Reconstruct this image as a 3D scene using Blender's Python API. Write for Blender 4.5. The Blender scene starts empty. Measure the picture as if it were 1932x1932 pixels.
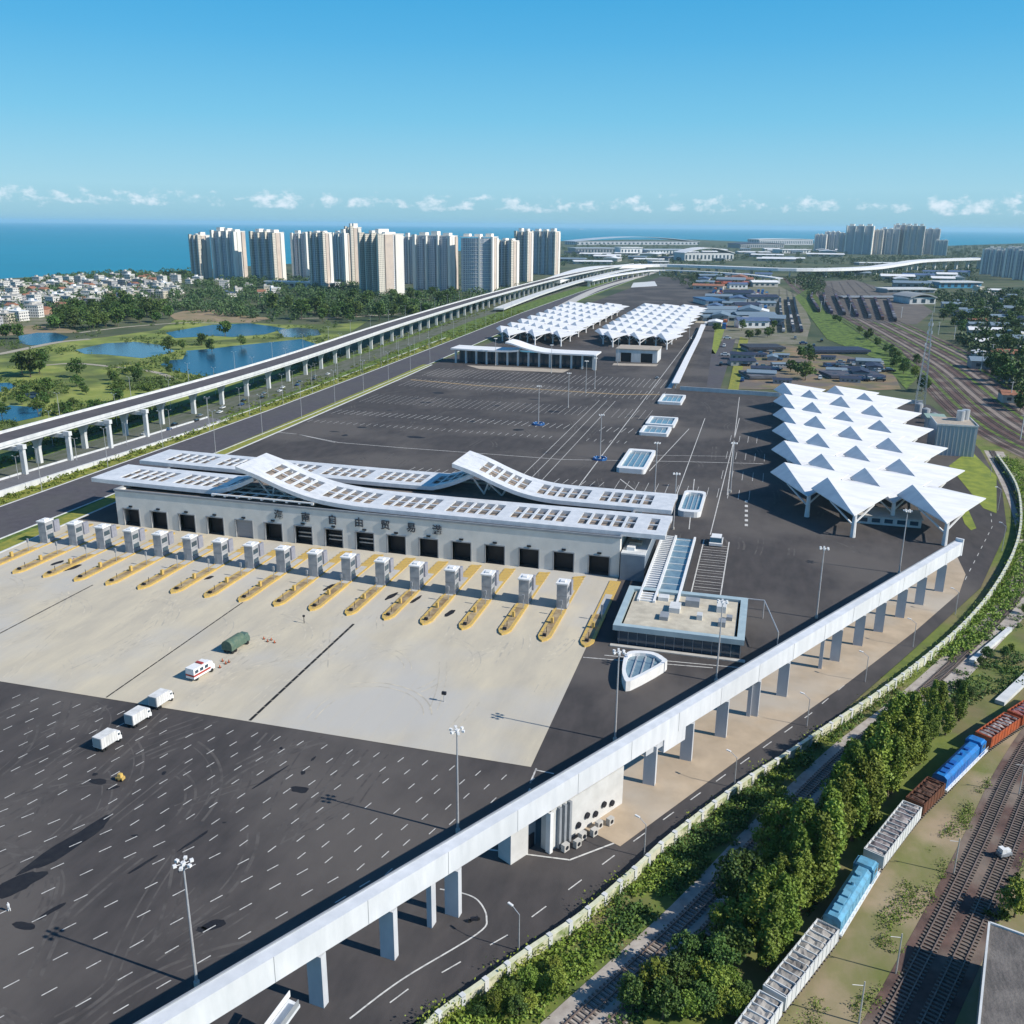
import bpy, math, random
HAZE = 0.000032; SKY_STRENGTH = 0.10
from mathutils import Vector, Matrix, noise as mnoise
random.seed(7)
R = math.radians
scene = bpy.context.scene
COL = scene.collection
H = 110.0
FPX = 1750.0
PITCH = math.atan(541 / FPX); ROLL = R(0.54); YAW = R(15.3)

# ---------------------------------------------------------------- survey: picture point (1932 grid) -> point on a level plane
def at(u, v, z=0.0):
    x = u - 966.0; y = -(v - 966.0)
    c, s = math.cos(ROLL), math.sin(ROLL)
    xr, yr = x * c - y * s, x * s + y * c
    cp, sp = math.cos(PITCH), math.sin(PITCH)
    r = (xr, FPX * cp + yr * sp, -FPX * sp + yr * cp)
    t = (z - H) / r[2]
    X, Y = r[0] * t, r[1] * t
    c, s = math.cos(YAW), math.sin(YAW)
    return (X * c - Y * s, X * s + Y * c)
def px(X, Y, Z):
    c, s = math.cos(YAW), math.sin(YAW)
    x, y = X * c + Y * s, -X * s + Y * c
    z = Z - H
    cp, sp = math.cos(PITCH), math.sin(PITCH)
    f = y * cp - z * sp; u = y * sp + z * cp
    xr, yr = x / f * FPX, u / f * FPX
    c, s = math.cos(ROLL), math.sin(ROLL)
    return (966 + xr * c + yr * s, 966 - (-xr * s + yr * c))
def height_of(u, v, vt):
    X, Y = at(u, v); lo, hi = 0.0, 300.0
    for _ in range(40):
        m = (lo + hi) / 2
        if px(X, Y, m)[1] > vt: lo = m
        else: hi = m
    return lo

# ---------------------------------------------------------------- materials
MATS = {}
def nodes_of(m):
    m.use_nodes = True
    nt = m.node_tree
    return nt, nt.nodes, nt.links, nt.nodes['Principled BSDF']
def mat(name, c1, c2=None, scale=1.0, rough=0.8, metal=0.0, detail=5.0, stretch=(1, 1, 1), bump=0.0, bscale=None,
        c3=None, scale3=0.02, mix3=0.5, rand=0.0, lo=0.35, hi=0.65, spec=0.3, coord='world', coat=0.0):
    if name in MATS: return MATS[name]
    m = bpy.data.materials.new(name); MATS[name] = m
    nt, N, L, B = nodes_of(m)
    B.inputs['Roughness'].default_value = rough
    B.inputs['Metallic'].default_value = metal
    B.inputs['Specular IOR Level'].default_value = spec
    B.inputs['Coat Weight'].default_value = coat
    if coord == 'world':
        g = N.new('ShaderNodeNewGeometry'); vec = g.outputs['Position']
    else:
        g = N.new('ShaderNodeTexCoord'); vec = g.outputs['Object']
    mp = N.new('ShaderNodeMapping'); mp.inputs['Scale'].default_value = stretch
    L.new(vec, mp.inputs['Vector'])
    c2 = c2 or tuple(x * 0.82 for x in c1)
    nz = N.new('ShaderNodeTexNoise'); nz.inputs['Scale'].default_value = scale; nz.inputs['Detail'].default_value = detail
    nz.inputs['Roughness'].default_value = 0.62
    L.new(mp.outputs[0], nz.inputs['Vector'])
    rp = N.new('ShaderNodeMapRange'); rp.inputs['From Min'].default_value = lo; rp.inputs['From Max'].default_value = hi
    L.new(nz.outputs['Fac'], rp.inputs['Value'])
    mx = N.new('ShaderNodeMix'); mx.data_type = 'RGBA'
    mx.inputs['A'].default_value = (*c1, 1); mx.inputs['B'].default_value = (*c2, 1)
    L.new(rp.outputs[0], mx.inputs['Factor'])
    out = mx.outputs['Result']
    if c3:
        n3 = N.new('ShaderNodeTexNoise'); n3.inputs['Scale'].default_value = scale3; n3.inputs['Detail'].default_value = 6
        L.new(vec, n3.inputs['Vector'])
        r3 = N.new('ShaderNodeMapRange'); r3.inputs['From Min'].default_value = 0.46; r3.inputs['From Max'].default_value = 0.60
        r3.inputs['To Max'].default_value = mix3
        L.new(n3.outputs['Fac'], r3.inputs['Value'])
        m3 = N.new('ShaderNodeMix'); m3.data_type = 'RGBA'
        L.new(out, m3.inputs['A']); m3.inputs['B'].default_value = (*c3, 1); L.new(r3.outputs[0], m3.inputs['Factor'])
        out = m3.outputs['Result']
    if rand:
        oi = N.new('ShaderNodeObjectInfo')
        hs = N.new('ShaderNodeHueSaturation')
        r5 = N.new('ShaderNodeMapRange'); r5.inputs['To Min'].default_value = .475; r5.inputs['To Max'].default_value = .515
        fr_ = N.new('ShaderNodeMath'); fr_.operation = 'FRACT'; ml_ = N.new('ShaderNodeMath'); ml_.operation = 'MULTIPLY'; ml_.inputs[1].default_value = 7.3; L.new(oi.outputs['Random'], ml_.inputs[0]); L.new(ml_.outputs[0], fr_.inputs[0]); L.new(fr_.outputs[0], r5.inputs['Value']); L.new(r5.outputs[0], hs.inputs['Hue'])
        r4 = N.new('ShaderNodeMapRange'); r4.inputs['To Min'].default_value = 1 - rand; r4.inputs['To Max'].default_value = 1 + rand
        L.new(oi.outputs['Random'], r4.inputs['Value']); L.new(r4.outputs[0], hs.inputs['Value'])
        L.new(out, hs.inputs['Color']); out = hs.outputs['Color']
    L.new(out, B.inputs['Base Color'])
    if bump:
        nb = N.new('ShaderNodeTexNoise'); nb.inputs['Scale'].default_value = bscale or scale * 3; nb.inputs['Detail'].default_value = 4
        L.new(vec, nb.inputs['Vector'])
        bp = N.new('ShaderNodeBump'); bp.inputs['Strength'].default_value = bump; bp.inputs['Distance'].default_value = 0.3
        L.new(nb.outputs['Fac'], bp.inputs['Height']); L.new(bp.outputs[0], B.inputs['Normal'])
    return m
def leaf_mat(name, c1, c2, scale=0.4):
    m = mat(name, c1, c2, scale=scale, rough=0.6, rand=0.28, coord='world', spec=0.25)
    nt = m.node_tree; B = nt.nodes['Principled BSDF']
    B.inputs['Transmission Weight'].default_value = 0.0
    return m
def window_wall(name, wall, glass, fz=3.1, fx=3.4, mortar_z=0.42, rough=0.7):
    """plastered wall with a grid of window openings, floors fz apart"""
    m = bpy.data.materials.new(name); MATS[name] = m
    nt, N, L, B = nodes_of(m)
    g = N.new('ShaderNodeNewGeometry')
    sx = N.new('ShaderNodeSeparateXYZ'); L.new(g.outputs['Position'], sx.inputs[0])
    ad = N.new('ShaderNodeMath'); ad.operation = 'ADD'; L.new(sx.outputs[0], ad.inputs[0]); L.new(sx.outputs[1], ad.inputs[1])
    def band(sock, period, duty):
        d = N.new('ShaderNodeMath'); d.operation = 'DIVIDE'; L.new(sock, d.inputs[0]); d.inputs[1].default_value = period
        f = N.new('ShaderNodeMath'); f.operation = 'FRACT'; L.new(d.outputs[0], f.inputs[0])
        c = N.new('ShaderNodeMath'); c.operation = 'GREATER_THAN'; L.new(f.outputs[0], c.inputs[0]); c.inputs[1].default_value = duty
        return c.outputs[0]
    a = band(sx.outputs[2], fz, mortar_z); b = band(ad.outputs[0], fx, 0.45)
    ml = N.new('ShaderNodeMath'); ml.operation = 'MULTIPLY'; L.new(a, ml.inputs[0]); L.new(b, ml.inputs[1])
    nz = N.new('ShaderNodeTexNoise'); nz.inputs['Scale'].default_value = 0.25; L.new(g.outputs['Position'], nz.inputs['Vector'])
    w2 = N.new('ShaderNodeMix'); w2.data_type = 'RGBA'; w2.inputs['A'].default_value = (*wall, 1)
    w2.inputs['B'].default_value = (*[x * .8 for x in wall], 1); L.new(nz.outputs['Fac'], w2.inputs['Factor'])
    mx = N.new('ShaderNodeMix'); mx.data_type = 'RGBA'; L.new(w2.outputs['Result'], mx.inputs['A']); mx.inputs['B'].default_value = (*glass, 1)
    L.new(ml.outputs[0], mx.inputs['Factor']); L.new(mx.outputs['Result'], B.inputs['Base Color'])
    rr = N.new('ShaderNodeMapRange'); rr.inputs['To Min'].default_value = rough; rr.inputs['To Max'].default_value = 0.25
    L.new(ml.outputs[0], rr.inputs['Value']); L.new(rr.outputs[0], B.inputs['Roughness'])
    return m

M = dict(
    white=mat('white_paint', (.80, .80, .79), (.70, .71, .70), scale=.5, rough=.45),
    roofwhite=mat('white_roof_membrane', (.82, .82, .81), (.66, .67, .68), scale=.22, rough=.6, stretch=(.35, 1.6, 1), detail=9, lo=.38, hi=.68),
    ribbon=mat('white_metal_ribbon', (.70, .71, .72), (.56, .58, .60), scale=.35, rough=.4),
    concrete=mat('pale_concrete', (.52, .50, .46), (.42, .41, .38), scale=.4, rough=.85),
    concwhite=mat('whitewashed_concrete', (.66, .67, .66), (.52, .54, .54), scale=.3, rough=.8, stretch=(1, 1, .3)),
    stone=mat('grey_stone_cladding', (.76, .74, .69), (.66, .65, .61), scale=.25, rough=.8),
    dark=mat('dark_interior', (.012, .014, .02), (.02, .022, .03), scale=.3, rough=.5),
    glass=mat('tinted_glass', (.03, .06, .09), (.05, .09, .12), scale=.1, rough=.12, spec=.8),
    glassblue=mat('skylight_glass', (.20, .29, .33), (.13, .20, .25), scale=.5, rough=.15, spec=.8),
    tan=mat('tan_roof_gravel', (.46, .40, .32), (.34, .30, .25), scale=.5, rough=.9),
    yellow=mat('yellow_kerb_paint', (.64, .43, .09), (.46, .33, .14), scale=1.5, rough=.6),
    islandtop=mat('island_paving', (.42, .33, .20), (.22, .15, .08), scale=.35, rough=.9),
    steel=mat('galvanised_steel', (.55, .56, .57), (.45, .46, .47), scale=2, rough=.4, metal=.3),
    greymetal=mat('grey_metal_panel', (.30, .32, .34), (.25, .27, .29), scale=.5, rough=.5),
    blue=mat('blue_paint', (.02, .14, .38), (.03, .10, .28), scale=.8, rough=.45),
    rubber=mat('black_rubber', (.02, .02, .02), rough=.8),
    line=mat('worn_white_line', (.62, .61, .57), (.30, .29, .28), scale=1.2, rough=.7, lo=.45, hi=.75),
    lineyellow=mat('worn_yellow_line', (.42, .29, .12), (.25, .18, .10), scale=.3, rough=.7),
    red=mat('red_paint', (.42, .05, .04), rough=.4),
    orange=mat('orange_paint', (.50, .11, .035), (.28, .08, .04), scale=.8, rough=.5),
    bark=mat('bark', (.10, .075, .05), (.16, .13, .10), scale=2, rough=.95),
    rail=mat('rail_steel', (.20, .14, .11), (.28, .22, .19), scale=1, rough=.5, metal=.4),
    sleeper=mat('concrete_sleeper', (.20, .17, .15), (.14, .12, .10), scale=2, rough=.9),
    navy=mat('dark_glyph', (.05, .055, .07), rough=.5),
    rust=mat('rusty_brown_paint', (.16, .06, .035), (.10, .05, .03), scale=.6, rough=.7),
)
M['leafA'] = leaf_mat('leaf_bright', (.125, .19, .027), (.20, .265, .042), .25)
M['leafB'] = leaf_mat('leaf_deep', (.05, .10, .025), (.085, .145, .03), .25)
M['leafC'] = leaf_mat('leaf_hazy', (.045, .085, .035), (.075, .12, .04), .05)

# ---------------------------------------------------------------- mesh builder
class MB:
    def __init__(s): s.v = []; s.f = []
    def add(s, vs, fs):
        o = len(s.v); s.v += [tuple(p) for p in vs]; s.f += [tuple(i + o for i in f) for f in fs]
    def box(s, x0, x1, y0, y1, z0, z1):
        s.add([(x0, y0, z0), (x1, y0, z0), (x1, y1, z0), (x0, y1, z0), (x0, y0, z1), (x1, y0, z1), (x1, y1, z1), (x0, y1, z1)],
              [(0, 3, 2, 1), (4, 5, 6, 7), (0, 1, 5, 4), (1, 2, 6, 5), (2, 3, 7, 6), (3, 0, 4, 7)]); return s
    def obox(s, cx, cy, z0, z1, w, d, a=0.0, taper=1.0):
        c, q = math.cos(a), math.sin(a); P = []
        for z, k in ((z0, 1.0), (z1, taper)):
            for sx, sy in ((-1, -1), (1, -1), (1, 1), (-1, 1)):
                x, y = sx * w / 2 * k, sy * d / 2 * k
                P.append((cx + x * c - y * q, cy + x * q + y * c, z))
        s.add(P, [(0, 3, 2, 1), (4, 5, 6, 7), (0, 1, 5, 4), (1, 2, 6, 5), (2, 3, 7, 6), (3, 0, 4, 7)]); return s
    def prism(s, pts, z0, z1, inset=0):
        n = len(pts); P = [(x, y, z0) for x, y in pts] + [(x, y, z1) for x, y in pts]
        s.add(P, [tuple(range(n))[::-1], tuple(range(n, 2 * n))] + [(i, (i + 1) % n, n + (i + 1) % n, n + i) for i in range(n)]); return s
    def sheet(s, pts, z):
        s.add([(x, y, z) for x, y in pts], [tuple(range(len(pts)))]); return s
    def tube(s, p0, p1, r0, r1=None, n=8):
        r1 = r0 if r1 is None else r1
        a, b = Vector(p0), Vector(p1); d = (b - a).normalized()
        u = d.orthogonal().normalized(); w = d.cross(u)
        P = [a + (u * math.cos(t) + w * math.sin(t)) * r0 for t in [2 * math.pi * i / n for i in range(n)]]
        P += [b + (u * math.cos(t) + w * math.sin(t)) * r1 for t in [2 * math.pi * i / n for i in range(n)]]
        s.add(P, [(i, (i + 1) % n, n + (i + 1) % n, n + i) for i in range(n)] + [tuple(range(n))[::-1], tuple(range(n, 2 * n))]); return s
    def bar(s, p0, p1, w, h):
        """box beam from p0 to p1, w wide (horizontal), h high"""
        a, b = Vector(p0), Vector(p1); d = b - a; q = Vector((-d.y, d.x, 0))
        if q.length < 1e-6: q = Vector((1, 0, 0))
        q = q.normalized() * w / 2; k = Vector((0, 0, h / 2))
        P = [a - q - k, a + q - k, a + q + k, a - q + k, b - q - k, b + q - k, b + q + k, b - q + k]
        s.add(P, [(0, 1, 2, 3), (7, 6, 5, 4), (0, 4, 5, 1), (1, 5, 6, 2), (2, 6, 7, 3), (3, 7, 4, 0)]); return s
    def ribbon(s, path, w, z, dz=0.0):
        """flat or solid strip along a path of (x, y); dz > 0 makes it a slab"""
        L, Q = offset(path, w / 2), offset(path, -w / 2); n = len(path)
        zs = z if isinstance(z, (list, tuple)) else [z] * n
        top = [(L[i][0], L[i][1], zs[i]) for i in range(n)] + [(Q[i][0], Q[i][1], zs[i]) for i in range(n)]
        F = [(i, i + 1, n + i + 1, n + i)[::-1] for i in range(n - 1)]
        if dz:
            bot = [(x, y, q - dz) for x, y, q in top]; m = 2 * n
            s.add(top + bot, F + [tuple(m + k for k in f[::-1]) for f in F] +
                  [(i + 1, i, m + i, m + i + 1)[::-1] for i in range(n - 1)] + [(n + i, n + i + 1, m + n + i + 1, m + n + i)[::-1] for i in range(n - 1)] +
                  [(0, n, m + n, m), (n - 1, m + n - 1, m + 2 * n - 1, 2 * n - 1)])
        else: s.add(top, F)
        return s
    def build(s, name, m, parent=None, world=True, smooth=False):
        me = bpy.data.meshes.new(name)
        vs = s.v
        if parent is not None and world:
            l = parent.matrix_basis.translation
            pr = parent.parent
            while pr is not None:
                l = l + pr.matrix_basis.translation; pr = pr.parent
            vs = [(x - l.x, y - l.y, z - l.z) for x, y, z in vs]
        me.from_pydata(vs, [], s.f); me.materials.append(m)
        if smooth: me.polygons.foreach_set('use_smooth', [True] * len(me.polygons))
        me.update()
        o = bpy.data.objects.new(name, me); COL.objects.link(o)
        if parent is not None: o.parent = parent
        return o
def offset(path, d):
    out = []
    for i, (x, y) in enumerate(path):
        a = path[max(0, i - 1)]; b = path[min(len(path) - 1, i + 1)]
        dx, dy = b[0] - a[0], b[1] - a[1]; l = math.hypot(dx, dy) or 1
        out.append((x - dy / l * d, y + dx / l * d))
    return out
def smooth_path(pts, n=8):
    """Catmull-Rom through the points"""
    P = [pts[0]] + list(pts) + [pts[-1]]; out = []
    for i in range(1, len(P) - 2):
        a, b, c, d = P[i - 1], P[i], P[i + 1], P[i + 2]
        for k in range(n):
            t = k / n
            out.append(tuple(.5 * (2 * b[j] + (c[j] - a[j]) * t + (2 * a[j] - 5 * b[j] + 4 * c[j] - d[j]) * t * t + (3 * b[j] - a[j] - 3 * c[j] + d[j]) * t ** 3) for j in range(len(b))))
    out.append(tuple(pts[-1])); return out
def walk(path, step, start=0.0):
    """points every step metres along a path: (x, y, heading)"""
    out = []; nxt = start; run = 0.0
    for a, b in zip(path, path[1:]):
        l = math.hypot(b[0] - a[0], b[1] - a[1])
        while nxt <= run + l and l > 0:
            t = (nxt - run) / l
            out.append((a[0] + (b[0] - a[0]) * t, a[1] + (b[1] - a[1]) * t, math.atan2(b[1] - a[1], b[0] - a[0]))); nxt += step
        run += l
    return out
def tag(o, label=None, cat=None, group=None, kind=None):
    if label: o['label'] = label
    if cat: o['category'] = cat
    if group: o['group'] = group
    if kind: o['kind'] = kind
    return o
def thing(name, label, cat, loc=(0, 0, 0), rz=0.0, group=None):
    o = bpy.data.objects.new(name, None); COL.objects.link(o); o.empty_display_size = .5
    o.location = loc; o.rotation_euler = (0, 0, rz)
    return tag(o, label, cat, group)
def struct(name, mb, m): return tag(mb.build(name, m), kind='structure')
def copy_tree(o, parent=None):
    c = o.copy(); COL.objects.link(c)
    if parent is not None: c.parent = parent
    for ch in list(KIDS.get(o.name, ())): copy_tree(ch, c)
    return c
KIDS = {}
def index_kids():
    KIDS.clear()
    for o in COL.objects:
        if o.parent: KIDS.setdefault(o.parent.name, []).append(o)
def clone(src, loc, rz=0.0, label=None, group=None, cat=None, scale=None):
    if src.name not in KIDS and any(ch.parent == src for ch in COL.objects): index_kids()
    c = copy_tree(src); c.location = loc; c.rotation_euler = (0, 0, rz)
    if scale: c.scale = scale
    tag(c, label, cat, group); return c
class Proto:
    """first place() moves the built thing itself, later ones copy it"""
    def __init__(s, src): s.src = src; s.used = False; index_kids()
    def place(s, loc, rz=0.0, label=None, group=None, scale=None):
        if not s.used:
            s.used = True; o = s.src; o.location = loc; o.rotation_euler = (0, 0, rz)
            if scale: o.scale = scale
            return tag(o, label, None, group)
        c = copy_tree(s.src); c.location = loc; c.rotation_euler = (0, 0, rz); c.scale = scale or (1, 1, 1)
        return tag(c, label, None, group)
def nth(i):
    return str(i) + ('th' if 10 <= i % 100 <= 20 else {1: 'st', 2: 'nd', 3: 'rd'}.get(i % 10, 'th'))
def in_poly(x, y, P):
    c = False; j = len(P) - 1
    for i in range(len(P)):
        if (P[i][1] > y) != (P[j][1] > y) and x < (P[j][0] - P[i][0]) * (y - P[i][1]) / (P[j][1] - P[i][1]) + P[i][0]: c = not c
        j = i
    return c

# ---------------------------------------------------------------- camera, sky, sun
cam = bpy.data.cameras.new('camera'); co = bpy.data.objects.new('camera', cam); COL.objects.link(co)
cp, sp = math.cos(PITCH), math.sin(PITCH); cr, sr = math.cos(ROLL), math.sin(ROLL)
right, fwd, up = Vector((1, 0, 0)), Vector((0, cp, -sp)), Vector((0, sp, cp))
X = right * cr + up * sr; Y = up * cr - right * sr; Z = -fwd
rot = Matrix.Rotation(YAW, 3, 'Z') @ Matrix((X, Y, Z)).transposed()
co.matrix_world = Matrix.Translation((0, 0, H)) @ rot.to_4x4()
cam.sensor_width = 36; cam.lens = 36 * FPX / 1932; cam.clip_start = 1; cam.clip_end = 200000
scene.camera = co
SUN_EL, SUN_AZ = R(37.5), R(-6)
sd = Vector((math.cos(SUN_EL) * math.cos(SUN_AZ), math.cos(SUN_EL) * math.sin(SUN_AZ), math.sin(SUN_EL)))
sl = bpy.data.lights.new('sun', 'SUN'); sl.energy = 4.3; sl.angle = R(0.53); sl.color = (1, .94, .85)
so = bpy.data.objects.new('sun', sl); COL.objects.link(so); so.rotation_euler = sd.to_track_quat('Z', 'Y').to_euler()
w = bpy.data.worlds.new('World'); scene.world = w; w.use_nodes = True
N, L = w.node_tree.nodes, w.node_tree.links
bg = N['Background']; bg.inputs['Strength'].default_value = SKY_STRENGTH if 'SKY_STRENGTH' in globals() else 0.10
sky = N.new('ShaderNodeTexSky'); sky.sky_type = 'NISHITA'; sky.sun_disc = False
sky.sun_elevation = SUN_EL; sky.sun_rotation = math.atan2(sd.x, sd.y)
sky.altitude = 100; sky.air_density = 1.0; sky.dust_density = 0.3; sky.ozone_density = 3.0
hs = N.new('ShaderNodeHueSaturation'); hs.inputs['Saturation'].default_value = 1.3; hs.inputs['Hue'].default_value = 0.5
L.new(sky.outputs[0], hs.inputs['Color'])
# low bank of small fair-weather clouds standing over the horizon
tc = N.new('ShaderNodeTexCoord'); sep = N.new('ShaderNodeSeparateXYZ'); L.new(tc.outputs['Generated'], sep.inputs[0])
mp = N.new('ShaderNodeMapping'); mp.inputs['Scale'].default_value = (1, 1, 1.7); L.new(tc.outputs['Generated'], mp.inputs['Vector'])
n1 = N.new('ShaderNodeTexNoise'); n1.inputs['Scale'].default_value = 60; n1.inputs['Detail'].default_value = 7; n1.inputs['Roughness'].default_value = .6
L.new(mp.outputs[0], n1.inputs['Vector'])
n2 = N.new('ShaderNodeTexNoise'); n2.inputs['Scale'].default_value = 9; n2.inputs['Detail'].default_value = 3; L.new(tc.outputs['Generated'], n2.inputs['Vector'])
def wmath(op, a, b=None, c=None):
    m_ = N.new('ShaderNodeMath'); m_.operation = op
    for i, v in enumerate((a, b, c)):
        if v is None: continue
        if isinstance(v, (int, float)): m_.inputs[i].default_value = v
        else: L.new(v, m_.inputs[i])
    return m_.outputs[0]
def smooth(v, a, b):
    m_ = N.new('ShaderNodeMapRange'); m_.interpolation_type = 'SMOOTHSTEP'; L.new(v, m_.inputs['Value'])
    m_.inputs['From Min'].default_value = a; m_.inputs['From Max'].default_value = b; return m_.outputs[0]
zz = sep.outputs[2]
ramp = N.new('ShaderNodeValToRGB'); L.new(wmath('MULTIPLY', wmath('MAXIMUM', zz, 0.0), 2.5), ramp.inputs[0])
els = ramp.color_ramp.elements
els[0].position = 0; els[0].color = (.24, .50, .64, 1); els[1].position = 1; els[1].color = (.012, .17, .48, 1)
for p_, c_ in ((.035, (.27, .54, .69)), (.09, (.31, .60, .76)), (.25, (.17, .52, .76)), (.42, (.085, .42, .73)), (.62, (.026, .33, .67))):
    e_ = els.new(p_); e_.color = (*c_, 1)
sc_ = N.new('ShaderNodeVectorMath'); sc_.operation = 'SCALE'; sc_.inputs['Scale'].default_value = 8.6; L.new(ramp.outputs[0], sc_.inputs[0])
grad = N.new('ShaderNodeMix'); grad.data_type = 'RGBA'; L.new(hs.outputs[0], grad.inputs['A']); L.new(sc_.outputs[0], grad.inputs['B'])
L.new(wmath('MULTIPLY', wmath('SUBTRACT', 1.0, smooth(zz, .3, .6)), .9), grad.inputs['Factor'])
bandv = wmath('MULTIPLY', smooth(zz, .010, .017), wmath('SUBTRACT', 1.0, smooth(zz, .020, .038)))
dens = wmath('ADD', n1.outputs['Fac'], wmath('MULTIPLY', wmath('SUBTRACT', n2.outputs['Fac'], .5), .35))
dens = wmath('ADD', dens, wmath('MULTIPLY', bandv, .16))
cl = wmath('MULTIPLY', smooth(dens, .60, .86), smooth(bandv, 0.02, .5))
mxc = N.new('ShaderNodeMix'); mxc.data_type = 'RGBA'; L.new(wmath('MULTIPLY', cl, .72), mxc.inputs['Factor'])
L.new(grad.outputs['Result'], mxc.inputs['A']); mxc.inputs['B'].default_value = (7.4, 7.9, 8.6, 1)
L.new(mxc.outputs['Result'], bg.inputs['Color'])
scene.view_settings.view_transform = 'Standard'; scene.view_settings.look = 'None'; scene.view_settings.exposure = 0.35; scene.view_settings.gamma = 1
# ================================================================ THE SETTING
asphalt = mat('asphalt', (.074, .066, .064), (.050, .046, .046), scale=.25, rough=.92, stretch=(1, .35, 1), detail=8, c3=(.125, .112, .102), scale3=.018, mix3=.65, bump=.15, bscale=6)
asphaltroad = mat('road_asphalt', (.095, .088, .098), (.072, .068, .076), scale=.3, rough=.9, c3=(.095, .093, .09), scale3=.03, mix3=.5)
apronm = mat('apron_concrete', (.58, .515, .385), (.46, .415, .33), scale=.10, rough=.85, stretch=(1.2, .35, 1), detail=9, c3=(.47, .455, .42), scale3=.02, mix3=.85, bump=.1, bscale=4)
tanm = mat('bare_concrete_ground', (.47, .37, .26), (.38, .30, .21), scale=.15, rough=.9, c3=(.44, .40, .34), scale3=.03, mix3=.7)
landm = mat('land', (.065, .095, .040), (.12, .12, .07), scale=.02, rough=1, detail=9, c3=(.035, .06, .03), scale3=.006, mix3=.9)
fieldm = mat('meadow', (.31, .33, .085), (.15, .21, .04), scale=.035, rough=1, detail=10, c3=(.08, .11, .035), scale3=.018, mix3=.95)
beltm = mat('verge_ground', (.17, .20, .045), (.09, .13, .03), scale=.15, rough=1, detail=8, c3=(.20, .16, .09), scale3=.04, mix3=.8)
verge = mat('dry_verge_grass', (.30, .28, .05), (.15, .19, .04), scale=.35, rough=1, detail=7)
vergeg = mat('verge_grass', (.15, .22, .035), (.08, .13, .03), scale=.3, rough=1, detail=7, c3=(.04, .07, .02), scale3=.15, mix3=.8)
ballast = mat('brown_ballast', (.15, .095, .08), (.075, .05, .045), scale=.25, rough=1, detail=8, c3=(.26, .22, .18), scale3=.05, mix3=.7, bump=.3)
ballastg = mat('grassy_ballast', (.27, .22, .135), (.15, .17, .05), scale=.10, rough=1, detail=10, c3=(.36, .28, .19), scale3=.06, mix3=.85, stretch=(1, .5, 1))
soil = mat('red_soil', (.34, .24, .16), (.20, .18, .09), scale=.05, rough=1, detail=8)
villagem = mat('village_ground', (.24, .22, .17), (.10, .12, .05), scale=.04, rough=1, detail=7)
def water_mat(name, c, rough, wscale):
    m = mat(name, c, tuple(x * 1.15 for x in c), scale=.002, rough=rough, spec=.5)
    nt = m.node_tree; B = nt.nodes['Principled BSDF']; B.inputs['IOR'].default_value = 1.33
    g = nt.nodes.new('ShaderNodeNewGeometry'); n_ = nt.nodes.new('ShaderNodeTexNoise'); n_.inputs['Scale'].default_value = wscale
    nt.links.new(g.outputs['Position'], n_.inputs['Vector'])
    b = nt.nodes.new('ShaderNodeBump'); b.inputs['Strength'].default_value = .25; b.inputs['Distance'].default_value = .4
    nt.links.new(n_.outputs['Fac'], b.inputs['Height']); nt.links.new(b.outputs[0], B.inputs['Normal'])
    return m
seam = water_mat('sea_water', (.004, .20, .29), .38, .05)
pondm = water_mat('pond_water', (.008, .055, .11), .22, .4)
pondg = water_mat('pale_pond_water', (.06, .10, .14), .12, .4)

sea = MB(); sea.sheet([(70000 * math.cos(t), 70000 * math.sin(t)) for t in [2 * math.pi * i / 96 for i in range(96)]], -1.5); struct('sea', sea, seam)
coast = [at(0, 526), at(90, 521), at(160, 517), at(250, 514), at(365, 511), at(450, 503), at(560, 497), at(800, 480), at(1055, 455), at(1180, 452), at(1310, 452), at(1430, 457), at(1540, 459), at(1650, 462), at(1780, 464), at(1932, 459)]
land = MB(); land.sheet([(-9000, -9000), (9000, -9000), (12000, 4000), (9000, 7500)] + coast[::-1] + [(-2300, 1250), (-5000, -500), (-12000, -4000)], 0); struct('ground', land, landm)

def patch(name, pts, z, m): return struct(name, MB().sheet(pts, z), m)
def ppatch(name, pts, z, m): return patch(name, [at(*p) for p in pts], z, m)

ppatch('meadow', [(-60, 690), (0, 668), (110, 646), (200, 636), (300, 622), (330, 604), (420, 604), (520, 612), (640, 612), (700, 602), (640, 640), (560, 692), (430, 738), (300, 780), (0, 870), (-60, 900)], .05, fieldm)
ppatch('village_ground', [(-60, 560), (0, 545), (120, 533), (330, 522), (350, 545), (345, 575), (250, 590), (160, 588), (90, 610), (-60, 640)], .08, villagem)
ppatch('bare_soil', [(318, 594), (350, 586), (400, 583), (470, 597), (520, 600), (470, 610), (380, 607), (330, 603)], .12, soil)
ppatch('bare_soil', [(0, 620), (60, 614), (140, 622), (150, 628), (60, 630), (0, 634)], .12, soil)
pd = [((140, 661), (198, 648), (255, 645), (310, 652), (330, 663), (300, 671), (268, 676), (198, 669), (160, 668)),
      ((352, 662), (400, 658), (450, 652), (520, 645), (568, 640), (606, 652), (590, 668), (520, 692), (440, 712), (385, 710), (322, 700), (303, 688), (318, 680), (345, 678)),
      ((312, 628), (345, 622), (400, 613), (470, 610), (500, 614), (540, 620), (500, 631), (440, 636), (400, 634), (330, 638)),
      ((35, 634), (70, 628), (105, 628), (130, 636), (110, 648), (60, 652), (35, 648)),
      ((-20, 724), (18, 722), (30, 729), (14, 738), (-20, 742)),
      ((523, 624), (560, 618), (600, 622), (606, 632), (570, 637), (535, 636)),
      ((-20, 772), (20, 765), (80, 770), (78, 786), (30, 796), (-20, 800)), ((38, 742), (70, 738), (84, 744), (60, 752))]
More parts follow.
